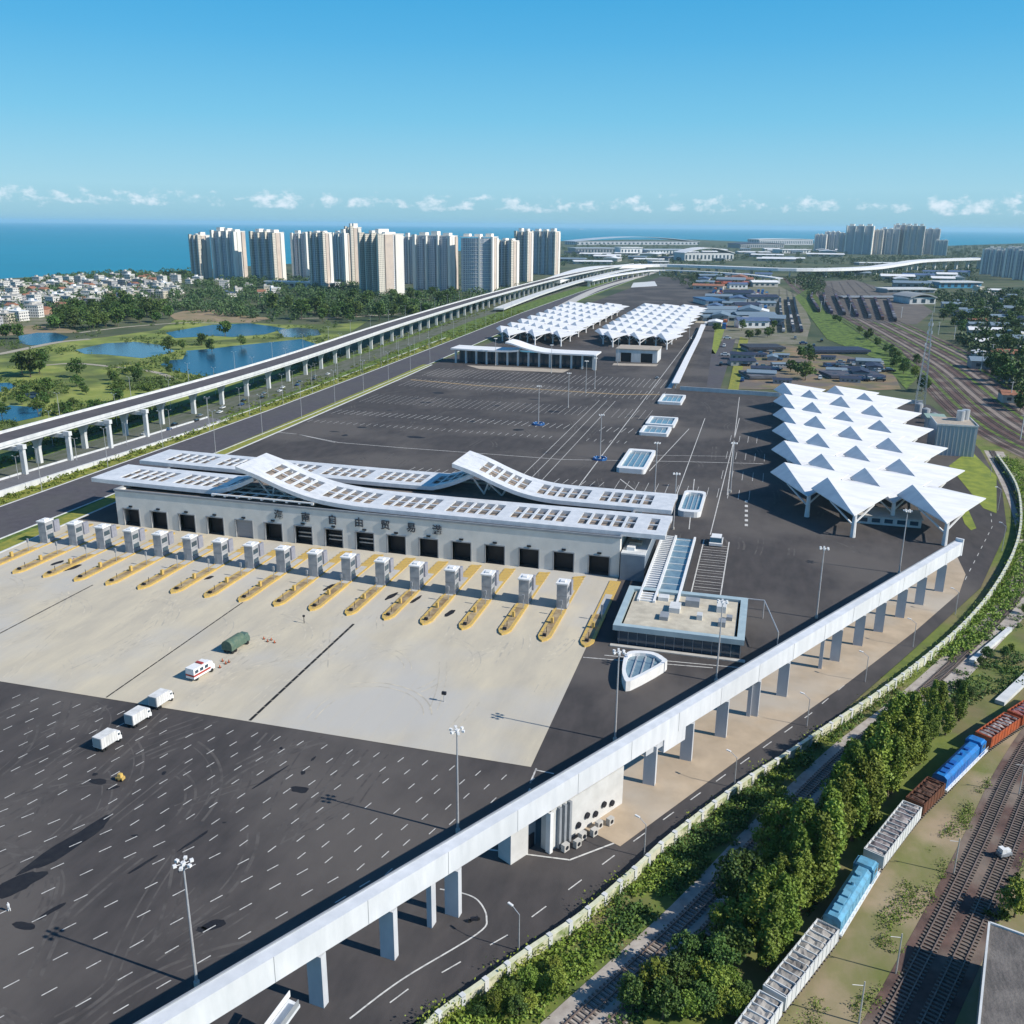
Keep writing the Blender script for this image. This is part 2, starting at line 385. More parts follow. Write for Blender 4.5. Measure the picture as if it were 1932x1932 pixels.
for i, p in enumerate(pd): ppatch('pond_water', smooth_path([at(*q) for q in p + (p[0],)], 4) and p, .16, pondg if i in (0, 5, 7) else pondm)
def road(name, path, wdt, z, m): return struct(name, MB().ribbon(path, wdt, z), m)
dirt = mat('dirt_track', (.42, .38, .30), (.33, .30, .24), scale=.2, rough=1)
road('path', smooth_path([at(-40, 672), at(0, 668), at(40, 660), at(110, 646), at(170, 640)]), 9, .2, dirt)
road('path', smooth_path([at(80, 690), at(140, 686), at(210, 692), at(290, 702), at(330, 716)]), 5, .2, dirt)
road('path', smooth_path([at(150, 628), at(230, 618), at(300, 612), at(360, 609), at(430, 611)]), 6, .2, dirt)
road('path', smooth_path([at(540, 601), at(620, 600), at(700, 596), at(790, 590)]), 6, .2, dirt)

# west side: strips parallel to the lot
patch('verge', [(-345, 100), (-253, 100), (-256, 400), (-268, 745), (-272, 900), (-284, 1300), (-292, 2150), (-352, 2150), (-372, 1100), (-352, 780), (-345, 500)], .24, vergeg)
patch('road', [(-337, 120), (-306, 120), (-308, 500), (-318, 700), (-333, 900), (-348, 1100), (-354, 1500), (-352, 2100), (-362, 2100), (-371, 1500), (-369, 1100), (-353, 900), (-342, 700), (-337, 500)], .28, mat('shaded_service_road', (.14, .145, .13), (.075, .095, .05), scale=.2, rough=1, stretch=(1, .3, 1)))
mainroad = [(-277.5, 80), (-276.5, 300), (-277, 500), (-283, 700), (-290, 900), (-302, 1200), (-310, 1600), (-312, 2200)]
road('road', mainroad, 30, .32, asphaltroad)
kerbw = MB()
for d, a in ((15.3, 0), (-15.3, 0)): kerbw.ribbon(offset(mainroad, d), .7, .44, .2)
lotW = [(-250, 243), (-254.5, 391), (-257.5, 500), (-262, 650), (-265, 716)]
vstrip = lotW + [(x - 7.5, y) for x, y in lotW[::-1]]
patch('verge', vstrip, .36, verge); patch('verge', [(-253, 100), (-262, 100), (-262.5, 243), (-258, 243), (-253, 238)], .36, verge)
patch('verge', [(-302.5, 120), (-293.5, 120), (-292.5, 300), (-293, 500), (-300, 700), (-308, 900), (-316, 900), (-309, 700), (-302.5, 500)], .36, verge)
kerbw.ribbon(lotW, .9, .5, .2); kerbw.ribbon([(-303, 120), (-303, 500), (-309, 700), (-318, 900)], .8, .5, .2)
struct('kerb', kerbw, M['concwhite'])

# the lot
edgeE = [(-75, 40), (-57, 68), (-40.9, 98.5), (-28.1, 116.1), (-12.5, 144.7), (2.5, 171.5), (20.4, 203.1), (44.5, 251), (72, 307.6), (93.9, 376.6), (105.4, 443.2), (110.7, 520), (110, 600), (104, 652)]
patch('lot_asphalt', [(-262, 40)] + edgeE + [(10, 650), (-40, 655), (-52, 900), (-72, 1300), (-92, 1800), (-110, 2200), (-255, 2200), (-262, 1500), (-268, 1100), (-262, 850), (-266, 745), (-255, 391), (-250, 243), (-253, 120)], .28, asphalt)
patch('apron', [(-253, 167), (-41, 167), (-41, 283), (-253, 283), (-249.5, 243), (-253.5, 238)], .34, apronm)
patch('yard_floor', [(-27, 150), (-18.6, 146.1), (2, 183.7), (26.5, 226.5), (47.8, 266.4), (64.6, 300.7), (69.5, 318.9), (70, 345), (60, 330), (-2, 222), (-20, 186)], .34, tanm)
# slab joints and drains of the apron
j = MB(); x = -250
while x < -42:
    j.sheet([(x, 167.3), (x + .1, 167.3), (x + .1, 282), (x, 282)], .352); x += 5.92
struct('apron_joints', j, mat('joint_sealant', (.47, .43, .35), (.56, .51, .40), scale=.2, rough=.9))
j = MB()
for x, y0, y1, ww in ((-199.5, 190, 228, .45), (-199.3, 167.4, 182, .45), (-147, 167.4, 229, .42), (-108.4, 167.4, 224, .75)):
    yy = y0
    while yy < y1: j.sheet([(x, yy), (x + ww, yy), (x + ww, min(y1, yy + 3.2)), (x, min(y1, yy + 3.2))], .362); yy += 3.35
struct('drain_channel', j, M['rubber'])

# road markings
mk = MB()
def stroke(p, q, wd=.16, z=.31):
    dx, dy = q[0] - p[0], q[1] - p[1]; l = math.hypot(dx, dy) or 1; nx, ny = -dy / l * wd / 2, dx / l * wd / 2
    mk.add([(p[0] + nx, p[1] + ny, z), (p[0] - nx, p[1] - ny, z), (q[0] - nx, q[1] - ny, z), (q[0] + nx, q[1] + ny, z)], [(0, 1, 2, 3)])
def wk_side(x, y):  # > 0: beyond the footbridge line, on the lot
    return (x + 71) * (241) - (y - 80) * 136 < -900
row = 0; y = 58.5
while y < 166:
    sp_ = 6.3 if y < 116 else 5.85
    x = -250 + (3.1 if row % 2 else 0) + (y % 3) * .2
    while x < -20:
        if wk_side(x, y) and random.random() > .07:
            k = 1.1 if y < 126 else .55
            jx, jy = random.uniform(-.35, .35), random.uniform(-.35, .35)
            stroke((x - k / 2 + jx, y - 1 + jy), (x + k / 2 + jx, y + 1 + jy), .2)
        x += sp_
    row += 1; y += 6.05 if y < 118 else 4.3
for i in range(46):  # lines of the far lot
    x = -252 + i * 4.1
    if x < -66: stroke((x, 612), (x + .5, 646), .22); stroke((x - .6, 660), (x - .2, 700), .22)
    if x < -108 or -90 < x < -66: stroke((x, 505), (x + 1.2, 517), .3); stroke((x - 2, 478), (x - 1.6, 484), .25); stroke((x, 545), (x + .6, 575), .16)
    if x > -160 and not -112 < x < -88: stroke((x, 372), (x + 1, 380), .26); stroke((x + .4, 390), (x + 1.3, 398), .26); stroke((x + .4, 356), (x + 1.3, 362), .26)
for x in (-104, -99, -93.5): stroke((x, 345), (x - 1, 600), .28)
stroke((-75.5, 345), (-80, 1090), .45)
pl = [at(480, 812), at(560, 820), at(640, 836), at(760, 846), at(900, 856), at(1060, 868), at(1290, 872), at(1440, 876)]
for a, b in zip(pl, pl[1:]): stroke(a, b, .5)
stroke(at(560, 820), at(632, 836), .4); stroke(at(1170, 905), at(1235, 955), .5)
for a, b in (((1395, 750), (1372, 935)), ((1300, 810), (1225, 890)), ((1235, 860), (1380, 862)), ((1100, 1242), (1345, 1262)), ((1140, 1238), (1400, 1262)), ((1000, 1480), (1012, 1452)), ((1010, 1455), (1045, 1462)),
             ((1000, 1490), (985, 1530)), ((1395, 790), (1340, 1010)), ((1330, 790), (1275, 940)), ((920, 1605), (1075, 1625)), ((1075, 1625), (1180, 1585)), ((1310, 905), (1300, 1000)), ((1340, 1170), (1700, 1480))[:2]):
    if b[1] < 1480 or a[0] < 1100: stroke(at(*a), at(*b), .35)
turn = smooth_path([at(660, 1925), at(760, 1850), at(900, 1765), at(918, 1735), at(905, 1705), at(880, 1690), at(830, 1680)], 6)
for a, b in zip(turn, turn[1:]): stroke(a, b, .28)
for (x, y, h) in walk(offset(edgeE, 5.2), 9.3, 30):
    stroke((x, y), (x + 3.6 * math.cos(h), y + 3.6 * math.sin(h)), .22)
el = [(-71.9, 84), (-28, 161.8), (-27, 163.5)]
off = offset([(-71, 80), (65, 321)], 4.4)
stroke(off[0], (off[0][0] + (off[1][0] - off[0][0]) * .34, off[0][1] + (off[1][1] - off[0][1]) * .34), .35)
for yy in range(12): stroke((-17, 266 + yy * 5.3), (-8, 266 + yy * 5.3), .3)  # bays beside the covered passage
for yy in range(11): stroke((-16.6, 269 + yy * 5.3), (-8.4, 269 + yy * 5.3), .18)
stroke((-17, 265), (-17, 330), .4); stroke((-8, 265), (-8, 330), .4)
for k in range(6): stroke(at(1408, 945 + k * 9), at(1408, 949 + k * 9), 1.2)
for i in range(14): stroke((-60 + i * 4.4, 388), (-60 + i * 4.4, 403), .2); stroke((-16 + (i % 5) * 4.6, 420 + (i // 5) * 40), (-16 + (i % 5) * 4.6, 436 + (i // 5) * 40), .2)
struct('road_markings', mk, M['line'])
mk = MB()
pl = [at(775, 717), at(900, 728), at(1060, 738), at(1170, 745), at(1245, 745)]
for a, b in zip(pl, pl[1:]): stroke(a, b, 2.6, .32)
struct('yellow_markings', mk, M['lineyellow'])
# tyre marks
def arcs(n, X0, X1, Y0, Y1, z, seed, wd=.28):
    m = MB(); q = random.Random(seed)
    for i in range(n):
        x, y, a = q.uniform(X0, X1), q.uniform(Y0, Y1), R(q.choice((90, 90, 85, 95, 70, 110, 60))) + q.uniform(-.1, .1); cv = q.choice((0, 0, .01, -.01, .035, -.035, .06)); P = []
        for k in range(q.randint(6, 22)):
            P.append((x, y)); x += 1.6 * math.cos(a); y += 1.6 * math.sin(a); a += cv * 1.6
            if not (X0 < x < X1 and Y0 < y < Y1): break
        if len(P) > 3:
            for d in (0, 1.9): m.ribbon(offset(P, d), wd * q.uniform(.5, 1.3), z + i * .00004)
    return m
struct('tyre_marks', arcs(90, -248, -44, 169, 232, .3575, 4), mat('tyre_marks_concrete', (.40, .37, .31), (.60, .54, .42), scale=.3, rough=.9, lo=.40, hi=.62))
struct('tyre_marks', arcs(150, -250, -70, 70, 165, .2845, 5, .5), mat('tyre_marks_asphalt', (.105, .096, .09), (.066, .06, .058), scale=.25, rough=.9, lo=.42, hi=.60))
struct('tyre_marks', arcs(150, -250, 60, 300, 640, .2845, 6, .7), MATS['tyre_marks_asphalt'])
# dark irregular patches on the asphalt and apron
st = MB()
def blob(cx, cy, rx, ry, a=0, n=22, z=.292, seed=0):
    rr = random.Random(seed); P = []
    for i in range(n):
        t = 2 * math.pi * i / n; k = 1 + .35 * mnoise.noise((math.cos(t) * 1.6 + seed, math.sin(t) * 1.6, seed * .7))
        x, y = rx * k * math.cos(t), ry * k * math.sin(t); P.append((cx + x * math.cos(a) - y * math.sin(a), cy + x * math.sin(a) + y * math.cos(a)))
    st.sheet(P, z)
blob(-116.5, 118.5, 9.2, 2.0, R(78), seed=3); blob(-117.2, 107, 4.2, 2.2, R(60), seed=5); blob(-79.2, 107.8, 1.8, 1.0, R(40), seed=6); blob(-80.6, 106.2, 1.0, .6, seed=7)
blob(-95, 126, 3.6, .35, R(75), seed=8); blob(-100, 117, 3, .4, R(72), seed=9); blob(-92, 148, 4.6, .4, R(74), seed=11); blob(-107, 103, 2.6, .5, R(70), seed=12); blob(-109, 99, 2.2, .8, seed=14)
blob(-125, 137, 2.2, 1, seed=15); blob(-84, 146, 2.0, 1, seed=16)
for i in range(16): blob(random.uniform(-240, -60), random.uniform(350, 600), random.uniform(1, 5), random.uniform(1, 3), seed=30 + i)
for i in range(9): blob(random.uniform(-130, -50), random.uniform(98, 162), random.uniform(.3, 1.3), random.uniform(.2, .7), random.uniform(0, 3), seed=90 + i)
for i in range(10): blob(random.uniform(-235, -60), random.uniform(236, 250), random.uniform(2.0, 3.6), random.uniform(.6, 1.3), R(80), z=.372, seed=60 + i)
struct('dark_patch', st, mat('dark_patch_asphalt', (.014, .014, .018), (.028, .027, .028), scale=.6, rough=.7, lo=.4, hi=.8))

# east belt, ballast, railways
patch('verge', edgeE[:13] + [(300, 640), (300, -50), (-60, 0)], .06, beltm)
trainl = [(1.0, 97), (8.8, 114.5), (17.2, 131.5), (25.3, 151), (34.7, 170.5), (42.6, 184), (50.8, 198.5), (62.5, 215), (80, 238), (105, 270)]
trainl = smooth_path(trainl, 5)
patch('ballast', offset(trainl, 2.6)[::1] + offset(trainl, -28)[::-1], .10, ballastg)
dk = smooth_path([(22, 105), (36, 136.5), (48.4, 165.8), (59.6, 193.2), (74, 222), (100, 262)], 5)
patch('ballast', offset(dk, 5.2) + offset(dk, -5.2)[::-1], .14, ballast)
lt = smooth_path([(-30, 82), (-18.4, 105.2), (-4.8, 131.2), (8.5, 160.3), (24, 192), (42.5, 224), (62, 262), (84, 309), (98, 362), (108, 430), (116, 520)], 5)
patch('ballast', offset(lt, 3.6) + offset(lt, -5.5)[::-1], .14, mat('pale_trackbed', (.46, .42, .37), (.30, .26, .23), scale=.3, rough=1, detail=8))
yardp = smooth_path([(250, 250), (205, 330), (172, 420), at(1880, 810), at(1740, 690), at(1650, 632), at(1580, 590), at(1520, 552), at(1490, 525)], 6)
patch('ballast', offset(yardp, 16) + offset(yardp, -62)[::-1], .16, ballast)
ppatch('ballast', [(1530, 532), (1610, 528), (1720, 560), (1760, 588), (1730, 612), (1660, 610), (1560, 592)], .2, mat('dark_yard_ground', (.10, .09, .085), (.16, .14, .12), scale=.05, rough=1, detail=8))
ppatch('ballast', [(1395, 655), (1480, 650), (1560, 664), (1680, 690), (1700, 735), (1600, 738), (1460, 735), (1385, 735)], .2, mat('works_yard_ground', (.30, .20, .13), (.13, .14, .06), scale=.05, rough=1, detail=9, c3=(.14, .12, .11), scale3=.03, mix3=.9))
ppatch('ballast', [(1300, 610), (1345, 545), (1470, 540), (1510, 560), (1530, 610), (1520, 650), (1400, 650), (1330, 640)], .19, mat('depot_ground', (.22, .20, .16), (.12, .13, .07), scale=.04, rough=1, detail=9))
ppatch('meadow', [(1500, 560), (1530, 540), (1560, 590), (1640, 625), (1700, 660), (1735, 710), (1710, 735), (1660, 680), (1560, 640)], .22, vergeg)
ppatch('meadow', [(1790, 880), (1830, 850), (1880, 900), (1880, 970), (1855, 960)], .34, mat('sunny_grass', (.27, .31, .05), (.15, .20, .04), scale=.2, rough=1))
ppatch('verge', [(1800, 935), (1812, 930), (1842, 998), (1832, 1002), (1820, 990)], .34, mat('sunny_grass', (.3, .34, .05)))
ppatch('meadow', [(1330, 640), (1345, 615), (1370, 612), (1352, 668), (1322, 668)], .22, mat('sunny_grass', (.2, .2, .05)))
patch('road', [at(1278, 738), at(1356, 744), at(1388, 640), at(1365, 640), at(1350, 668), at(1312, 668), at(1330, 640)][::1], .24, asphaltroad)
ppatch('verge', [(1372, 742), (1392, 742), (1412, 640), (1396, 636)], .26, verge)
road('path', [(-66, 661), (-72, 1000), (-80, 1300), (-90, 1600)], 3, .4, M['concwhite'])
ppatch('forecourt', [(880, 690), (1075, 698), (1062, 704), (905, 697)], .36, M['tan'])
ppatch('forecourt', [(1158, 686), (1242, 688), (1238, 692), (1155, 690)], .36, M['tan'])
road('road', smooth_path([at(1040, 590), at(1130, 545), at(1215, 520), at(1240, 512)]), 16, .46, M['concrete'])
road('road', smooth_path([at(1320, 610), at(1345, 575), at(1365, 540), at(1375, 520)]), 12, .3, dirt)
ppatch('road', [(1195, 534), (1235, 531), (1240, 540), (1190, 543)], .5, M['concwhite'])

for d, ww in ((-25, 2.6), (-43, 3.0), (5, 2.4), (-7, 1.6), (-55, 2.2)): patch('verge', offset(offset(yardp, d), ww / 2) + offset(offset(yardp, d), -ww / 2)[::-1], .19, vergeg)
for d in (-31, -13, -49): patch('ballast', offset(offset(yardp, d), 2.4) + offset(offset(yardp, d), -2.4)[::-1], .18, mat('pale_grey_ballast', (.30, .25, .21), (.20, .16, .14), scale=.2, rough=1))
def track(name, path, gauge=1.7, z=.2, sleepers=True, kind=True):
    m = MB()
    for d in (gauge / 2, -gauge / 2): m.ribbon(offset(path, d), .18, z + .32, .2)
    o = tag(m.build(name, M['rail']), kind='structure')
    if sleepers:
        s = MB()
        for (x, y, h) in walk(path, .9): s.obox(x, y, z - .1, z + .16, .35, gauge + 1.3, h)
        tag(s.build('sleepers', M['sleeper'], o, world=False))
    return o
track('railway_track', trainl); track('railway_track', offset(dk, 2.3)); track('railway_track', offset(dk, -2.3))
track('railway_track', lt, z=.18); 0
track('railway_track', offset(lt[:22], -4.2)[3:], z=.12)
for d in (-58, -52, -46, -40, -34, -28, -22, -16, -10, -4, 2, 8, 13): track('railway_track', offset(yardp, d), z=.2, sleepers=False, gauge=1.6)
# ================================================================ THE GATE HALL
hall = thing('gate_hall', 'long grey stone gate hall with a row of dark truck doors behind the yellow lanes', 'building', (-136, 309, .3))
DX = [-225.6 + 11.86 * i for i in range(16)]
DW, DH, WT = 7.0, 6.8, 13.6
m = MB(); edges = [-232] + sum([[x - DW / 2, x + DW / 2] for x in DX], []) + [-41]
for i in range(0, len(edges), 2): m.box(edges[i], edges[i + 1], 283, 284, .3, WT)
for x in DX: m.box(x - DW / 2, x + DW / 2, 283, 284, DH + .3, WT)
m.box(-232, -231, 284, 335, .3, WT); m.box(-42, -41, 284, 335, .3, WT); m.box(-232, -41, 335, 336, .3, WT)
m.build('wall', M['stone'], hall)
MB().box(-231, -42, 284, 335, 12.4, 12.9).build('roof', mat('brown_flat_roof', (.24, .20, .17), (.15, .14, .13), scale=.3, rough=.9), hall)
MB().box(-232.4, -40.6, 282.6, 336.4, WT, WT + .5).build('parapet', M['greymetal'], hall) if False else None
m = MB()
for a in (((-232.3, -40.7, 282.7, 283.3)), (-232.3, -231.7, 283.3, 335.7), (-41.3, -40.7, 283.3, 335.7), (-232.3, -40.7, 335.7, 336.3)): m.box(*a, WT, WT + .7)
m.build('parapet', M['greymetal'], hall)
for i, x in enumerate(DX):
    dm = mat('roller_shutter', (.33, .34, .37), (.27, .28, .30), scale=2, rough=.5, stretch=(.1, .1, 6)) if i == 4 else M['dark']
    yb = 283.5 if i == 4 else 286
    d = MB().box(x - DW / 2, x + DW / 2, yb, yb + .3, .3, DH + .3).build('door', dm, hall)  # open bays get a near-black sheet, interior shade put into its colour
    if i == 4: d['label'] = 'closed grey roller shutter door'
    f = MB()
    for s_ in (-1, 1): f.box(x + s_ * (DW / 2) - .18, x + s_ * (DW / 2) + .18, 282.7, 283.0, .3, DH + .5)
    f.box(x - DW / 2 + .18, x + DW / 2 - .18, 282.7, 283.0, DH + .1, DH + .5)
    f.build('frame', M['greymetal'], d)
    if i in (6, 7, 8):
        g = MB()
        for z in (2.2, 3.7): g.box(x - DW / 2 + .3, x + DW / 2 - .3, 285.2, 285.6, z, z + .4)
        g.build('barrier', M['steel'], d)
    MB().box(x - .7, x + .7, 282.6, 282.95, DH + .9, DH + 1.5).build('lane_signal', M['dark'], hall)
text = '海南自由贸易港'
for k, ch in enumerate(text):
    u = 528 + (806 - 528) * k / 6; v = 971 + (1018 - 971) * k / 6
    lo, hi = 5.0, 13.0
    X = at(u, v, 10.2)[0]
    cu = bpy.data.curves.new('sign_character', 'FONT'); cu.body = ch; cu.size = 3.6; cu.extrude = .12; cu.offset = .045; cu.align_x = 'CENTER'; cu.align_y = 'CENTER'
    tmp = bpy.data.objects.new('tmp_text', cu); COL.objects.link(tmp); dg = bpy.context.evaluated_depsgraph_get(); dg.update()
    me = bpy.data.meshes.new_from_object(tmp.evaluated_get(dg)); bpy.data.objects.remove(tmp, do_unlink=True)
    me.materials.clear(); me.materials.append(M['navy'])
    o = bpy.data.objects.new('sign_character', me); COL.objects.link(o); o.parent = hall
    o.location = (X + 136, 282.75 - 309, 10.3 - .3); o.rotation_euler = (R(90), 0, 0)

# wavy ribbon roofs
def wavy(path, y0, y1, label, seed, notch=0.0, legs=()):
    """path: (x, z) of the ribbon along the hall, running in x"""
    P = smooth_path(path, 10)
    cx = sum(p[0] for p in P) / len(P); cz = min(p[1] for p in P)
    t = thing('ribbon_roof', label, 'roof', (cx, (y0 + y1) / 2, cz), 0, 'white ribbon roofs over the gate hall')
    T = 1.5
    def strip(mb, ya, yb, dz=T, lift=0.0):
        n = len(P)
        top = [(x, ya, z + lift) for x, z in P] + [(x, yb, z + lift) for x, z in P]
        bot = [(x, y, z - dz) for x, y, z in top]; q = 2 * n
        F = [(i, i + 1, n + i + 1, n + i) for i in range(n - 1)] + [(q + n + i, q + n + i + 1, q + i + 1, q + i) for i in range(n - 1)]
        F += [(q + i, q + i + 1, i + 1, i) for i in range(n - 1)] + [(n + i, n + i + 1, q + n + i + 1, q + n + i) for i in range(n - 1)]
        F += [(q, 0, n, q + n), (n - 1, q + n - 1, q + 2 * n - 1, 2 * n - 1)]
        mb.add(top + bot, F)
    wdt = y1 - y0
    m = MB(); strip(m, y0, y0 + wdt * .21); m.build('front_edge_beam', M['ribbon'], t)
    m = MB(); strip(m, y1 - wdt * .21, y1); m.build('rear_edge_beam', M['ribbon'], t)
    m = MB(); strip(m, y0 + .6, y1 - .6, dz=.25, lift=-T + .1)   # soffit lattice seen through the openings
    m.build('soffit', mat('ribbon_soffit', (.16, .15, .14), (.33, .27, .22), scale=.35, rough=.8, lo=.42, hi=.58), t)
    # cross panels between the openings
    L_ = 0.0; D = [0.0]
    for a, b in zip(P, P[1:]): L_ += math.hypot(b[0] - a[0], b[1] - a[1]); D.append(L_)
    def pos(d):
        d = max(0, min(L_, d))
        for i in range(len(D) - 1):
            if D[i + 1] >= d: break
        k = (d - D[i]) / max(1e-6, D[i + 1] - D[i]); a, b = P[i], P[i + 1]
        return a[0] + (b[0] - a[0]) * k, a[1] + (b[1] - a[1]) * k
    rr = random.Random(seed); m = MB(); ya, yb = y0 + wdt * .21, y1 - wdt * .21
    d = 0.0; k = 0; spans = []
    while d < L_:
        if k == 0 or d > L_ - 9: w_ = 9.0
        elif k % 5 == 0: w_ = 4.5
        else: w_ = .85
        spans.append((d, min(L_, d + w_))); d += w_ + 3.1; k += 1
    for a, b in spans:
        xa, za = pos(a); xb, zb = pos(b); n_ = 1
        m.add([(xa, ya, za), (xb, ya, zb), (xb, yb, zb), (xa, yb, za), (xa, ya, za - .5), (xb, ya, zb - .5), (xb, yb, zb - .5), (xa, yb, za - .5)],
              [(0, 1, 2, 3), (7, 6, 5, 4), (0, 3, 7, 4), (1, 5, 6, 2)])
    m.build('cross_panels', M['ribbon'], t)
    ym = (y0 + y1) / 2; m = MB(); strip(m, ym - .3, ym + .3, dz=.4, lift=-.1); m.build('middle_beam', M['ribbon'], t)
    for (x, z0) in legs:
        for s_ in (-1, 1):
            m = MB(); zz = min(P, key=lambda p: abs(p[0] - x))[1] - T
            m.tube((x, (y0 + y1) / 2 + s_ * 3, z0), (x - 4, (y0 + y1) / 2 + s_ * 7, zz), .35); m.tube((x, (y0 + y1) / 2 + s_ * 3, z0), (x + 4, (y0 + y1) / 2 + s_ * 7, zz), .35)
            m.build('strut', M['white'], t)
    return t
wavy([(-246, 16.2), (-232, 15.9), (-200, 15.6), (-192, 15.9), (-184, 18.3), (-176, 22.0)], 288, 310, 'front left ribbon of the white roof, flat with its right end tilting up', 1)
wavy([(-181.5, 26.2), (-173, 23.7), (-163, 20.0), (-152, 17.1), (-139, 15.7), (-120, 15.3), (-60, 15.2), (-27, 15.2)], 285.5, 307.5, 'long front ribbon of the white roof swooping down from the left peak', 2, legs=((-164, 13), (-172, 13)))
wavy([(-246, 16.2), (-220, 15.9), (-170, 15.6), (-124, 15.5), (-116, 16.2), (-108, 19.0), (-101, 22.4)], 317, 337.5, 'rear left ribbon of the white roof, long flat run rising at its right end', 3)
wavy([(-109, 26.0), (-101, 23.6), (-92, 20.0), (-83, 17.1), (-73, 15.6), (-60, 15.3), (-28, 15.2)], 314, 335.5, 'rear right ribbon of the white roof swooping down from the right peak', 4, legs=((-92, 13), (-99, 13)))

m = MB()
for k in range(9): m.box(-192 + k * 5, -191.2 + k * 5, 285, 301, 14.4, 14.9)
for k in (285, 290.5, 296, 300.4): m.box(-192, -151, k, k + .8, 14.9, 15.3)
m.build('roof_frame', M['white'], hall)
# booths and islands
bt = thing('toll_booth', '', 'booth', (0, 0, .34), 0)
m = MB(); m.box(-1.9, 1.9, -2.2, 2.2, .3, 8.0); m.build('cabin', mat('booth_grey_panel', (.40, .41, .42), (.30, .31, .33), scale=.6, rough=.55), bt, world=False)
m = MB(); m.box(-2.25, 2.25, -2.6, 2.6, 8.0, 8.45); m.box(-.9, .9, -1.2, 1.2, 8.45, 8.9); m.build('roof', M['white'], bt, world=False)
for z0 in (1.5, 4.9):
    for xx in (1.9, -1.97): MB().box(xx, xx + .07, -1.7, 1.7, z0, z0 + 1.7).build('window', M['glass'], bt, world=False)
m = MB(); m.box(-1.2, -.3, -2.27, -2.2, .3, 2.5); m.build('door', M['greymetal'], bt, world=False)
MB().box(-2.05, 2.05, -2.35, 2.35, .05, .3).build('plinth', M['greymetal'], bt, world=False); MB().box(-1.95, 1.95, -2.25, 2.25, 4.1, 4.3).build('belt_trim', M['greymetal'], bt, world=False)
m = MB(); m.box(1.6, 2.6, 2.2, 5.2, 3.2, 7.6); m.build('equipment_cabinet', mat('booth_bluegrey_panel', (.30, .31, .36), rough=.5), bt, world=False)  # cabinet panel is a darker, bluer grey than the cabin
pb = Proto(bt)
for i in range(17):
    x = -53.2 - 11.84 * i
    pb.place((x, 253.4 + (i * .38 if i < 16 else 5), .62), 0, 'grey lane booth with a white cap on its yellow kerbed island, %s from the right' % nth(i + 1), 'booths on the lane islands', scale=(.82, .85, .95))
il = thing('lane_island', '', 'kerb', (0, 0, .34), 0)
def boat(w_, y0, y1, nose):
    return [(0, y0), (w_ * .6, y0 + nose * .35), (w_, y0 + nose), (w_, y1), (-w_, y1), (-w_, y0 + nose), (-w_ * .6, y0 + nose * .35)]
MB().prism(boat(1.9, -24, -1.5, 3.2), 0, .5).build('kerb', M['yellow'], il, world=False)
MB().prism(boat(1.0, -22.4, -1.8, 2.6), .5, .53).build('paving', M['islandtop'], il, world=False)
MB().prism([(-1.75, -1.5), (1.75, -1.5), (1.75, 27), (-1.75, 27)], 0, .26).build('kerb', M['yellow'], il, world=False)
MB().prism([(-1.1, -1.8), (1.1, -1.8), (1.1, 15), (-1.1, 15)], .26, .30).build('paving', M['concrete'], il, world=False)
MB().box(-.5, .5, -21.4, -20.6, .3, 1.2).build('bumper', M['dark'], il, world=False); MB().tube((0, -18.5, .3), (0, -18.5, 2.2), .09).build('bollard', M['dark'], il, world=False)
m = MB(); m.box(-.35, .35, -12, -11, .3, 2.2); m.build('card_machine', M['yellow'], il, world=False)
m = MB(); m.tube((1.2, -5, .3), (1.2, -5, 4.2), .1); m.box(.9, 1.5, -5.2, -4.8, 3.6, 5); m.build('lane_signal', M['greymetal'], il, world=False)
pi_ = Proto(il)
for i in range(18):
    x = -41.6 - 11.8 * i if i else -41.4
    pi_.place((x, 252.6 - (0 if i > 1 else 1), .34), 0, 'yellow kerbed boat-shaped lane island, %s island from the right end' % nth(i + 1), 'lane islands before the gate hall')
# yellow hatching behind the booths
mk = MB()
for i in range(17):
    x = -53.2 - 11.84 * i
    for k in range(4): stroke((x - 1.8, 270 + k * 2.6), (x + 1.8, 272 + k * 2.6), .9, .66)
struct('yellow_markings', mk, M['yellow'])

# annex on the right end, covered passage, control building
ax = thing('annex', 'low blue-grey annex with roof units between gate hall and glazed passage', 'building', (-36.5, 296, .3))
MB().box(-40.4, -32.6, 281, 312, .3, 9).build('wall', mat('bluegrey_panel', (.20, .25, .30), (.15, .19, .24), scale=.2, rough=.5), ax)
MB().box(-40.4, -32.6, 281, 312, 9, 9.5).build('roof', M['concwhite'], ax)
for k in range(5): MB().box(-39, -36.4 + (k % 2) * 1.6, 284 + k * 5.2, 287 + k * 5.2, 9.5, 10.6).build('roof_unit', M['tan'] if k % 2 else M['white'], ax)
ps = thing('glazed_passage', 'glass roofed passage with white ladder ribs behind the control building', 'passage', (-25, 283, .3))
MB().box(-30.6, -19.4, 252, 314, .3, 4.6).build('wall', M['glass'], ps)
MB().box(-26, -19.6, 252, 314, 4.6, 5.3).build('glass_roof', M['glassblue'], ps)
m = MB(); k = 252.4
while k < 313.6: m.box(-30.5, -26, k, k + .7, 5.2, 5.9); k += 1.9
m.build('roof_ribs', M['white'], ps)
MB().box(-30.4, -26, 252, 314, 4.6, 4.8).build('lower_roof', M['greymetal'], ps)
for x in (-30.9, -26.3, -19.7):
    MB().box(x, x + .7, 251.8, 314.2, 5.2, 6.2).build('ridge_beam', M['white'], ps)
m = MB(); k = 256
while k < 312: m.box(-25.6, -19.7, k, k + .25, 5.3, 5.5); k += 6.2
m.build('glazing_bars', M['white'], ps)
cb = thing('control_building', 'flat roofed control building with dark glass walls and pale gravel roof', 'building', (-17, 246, .3))
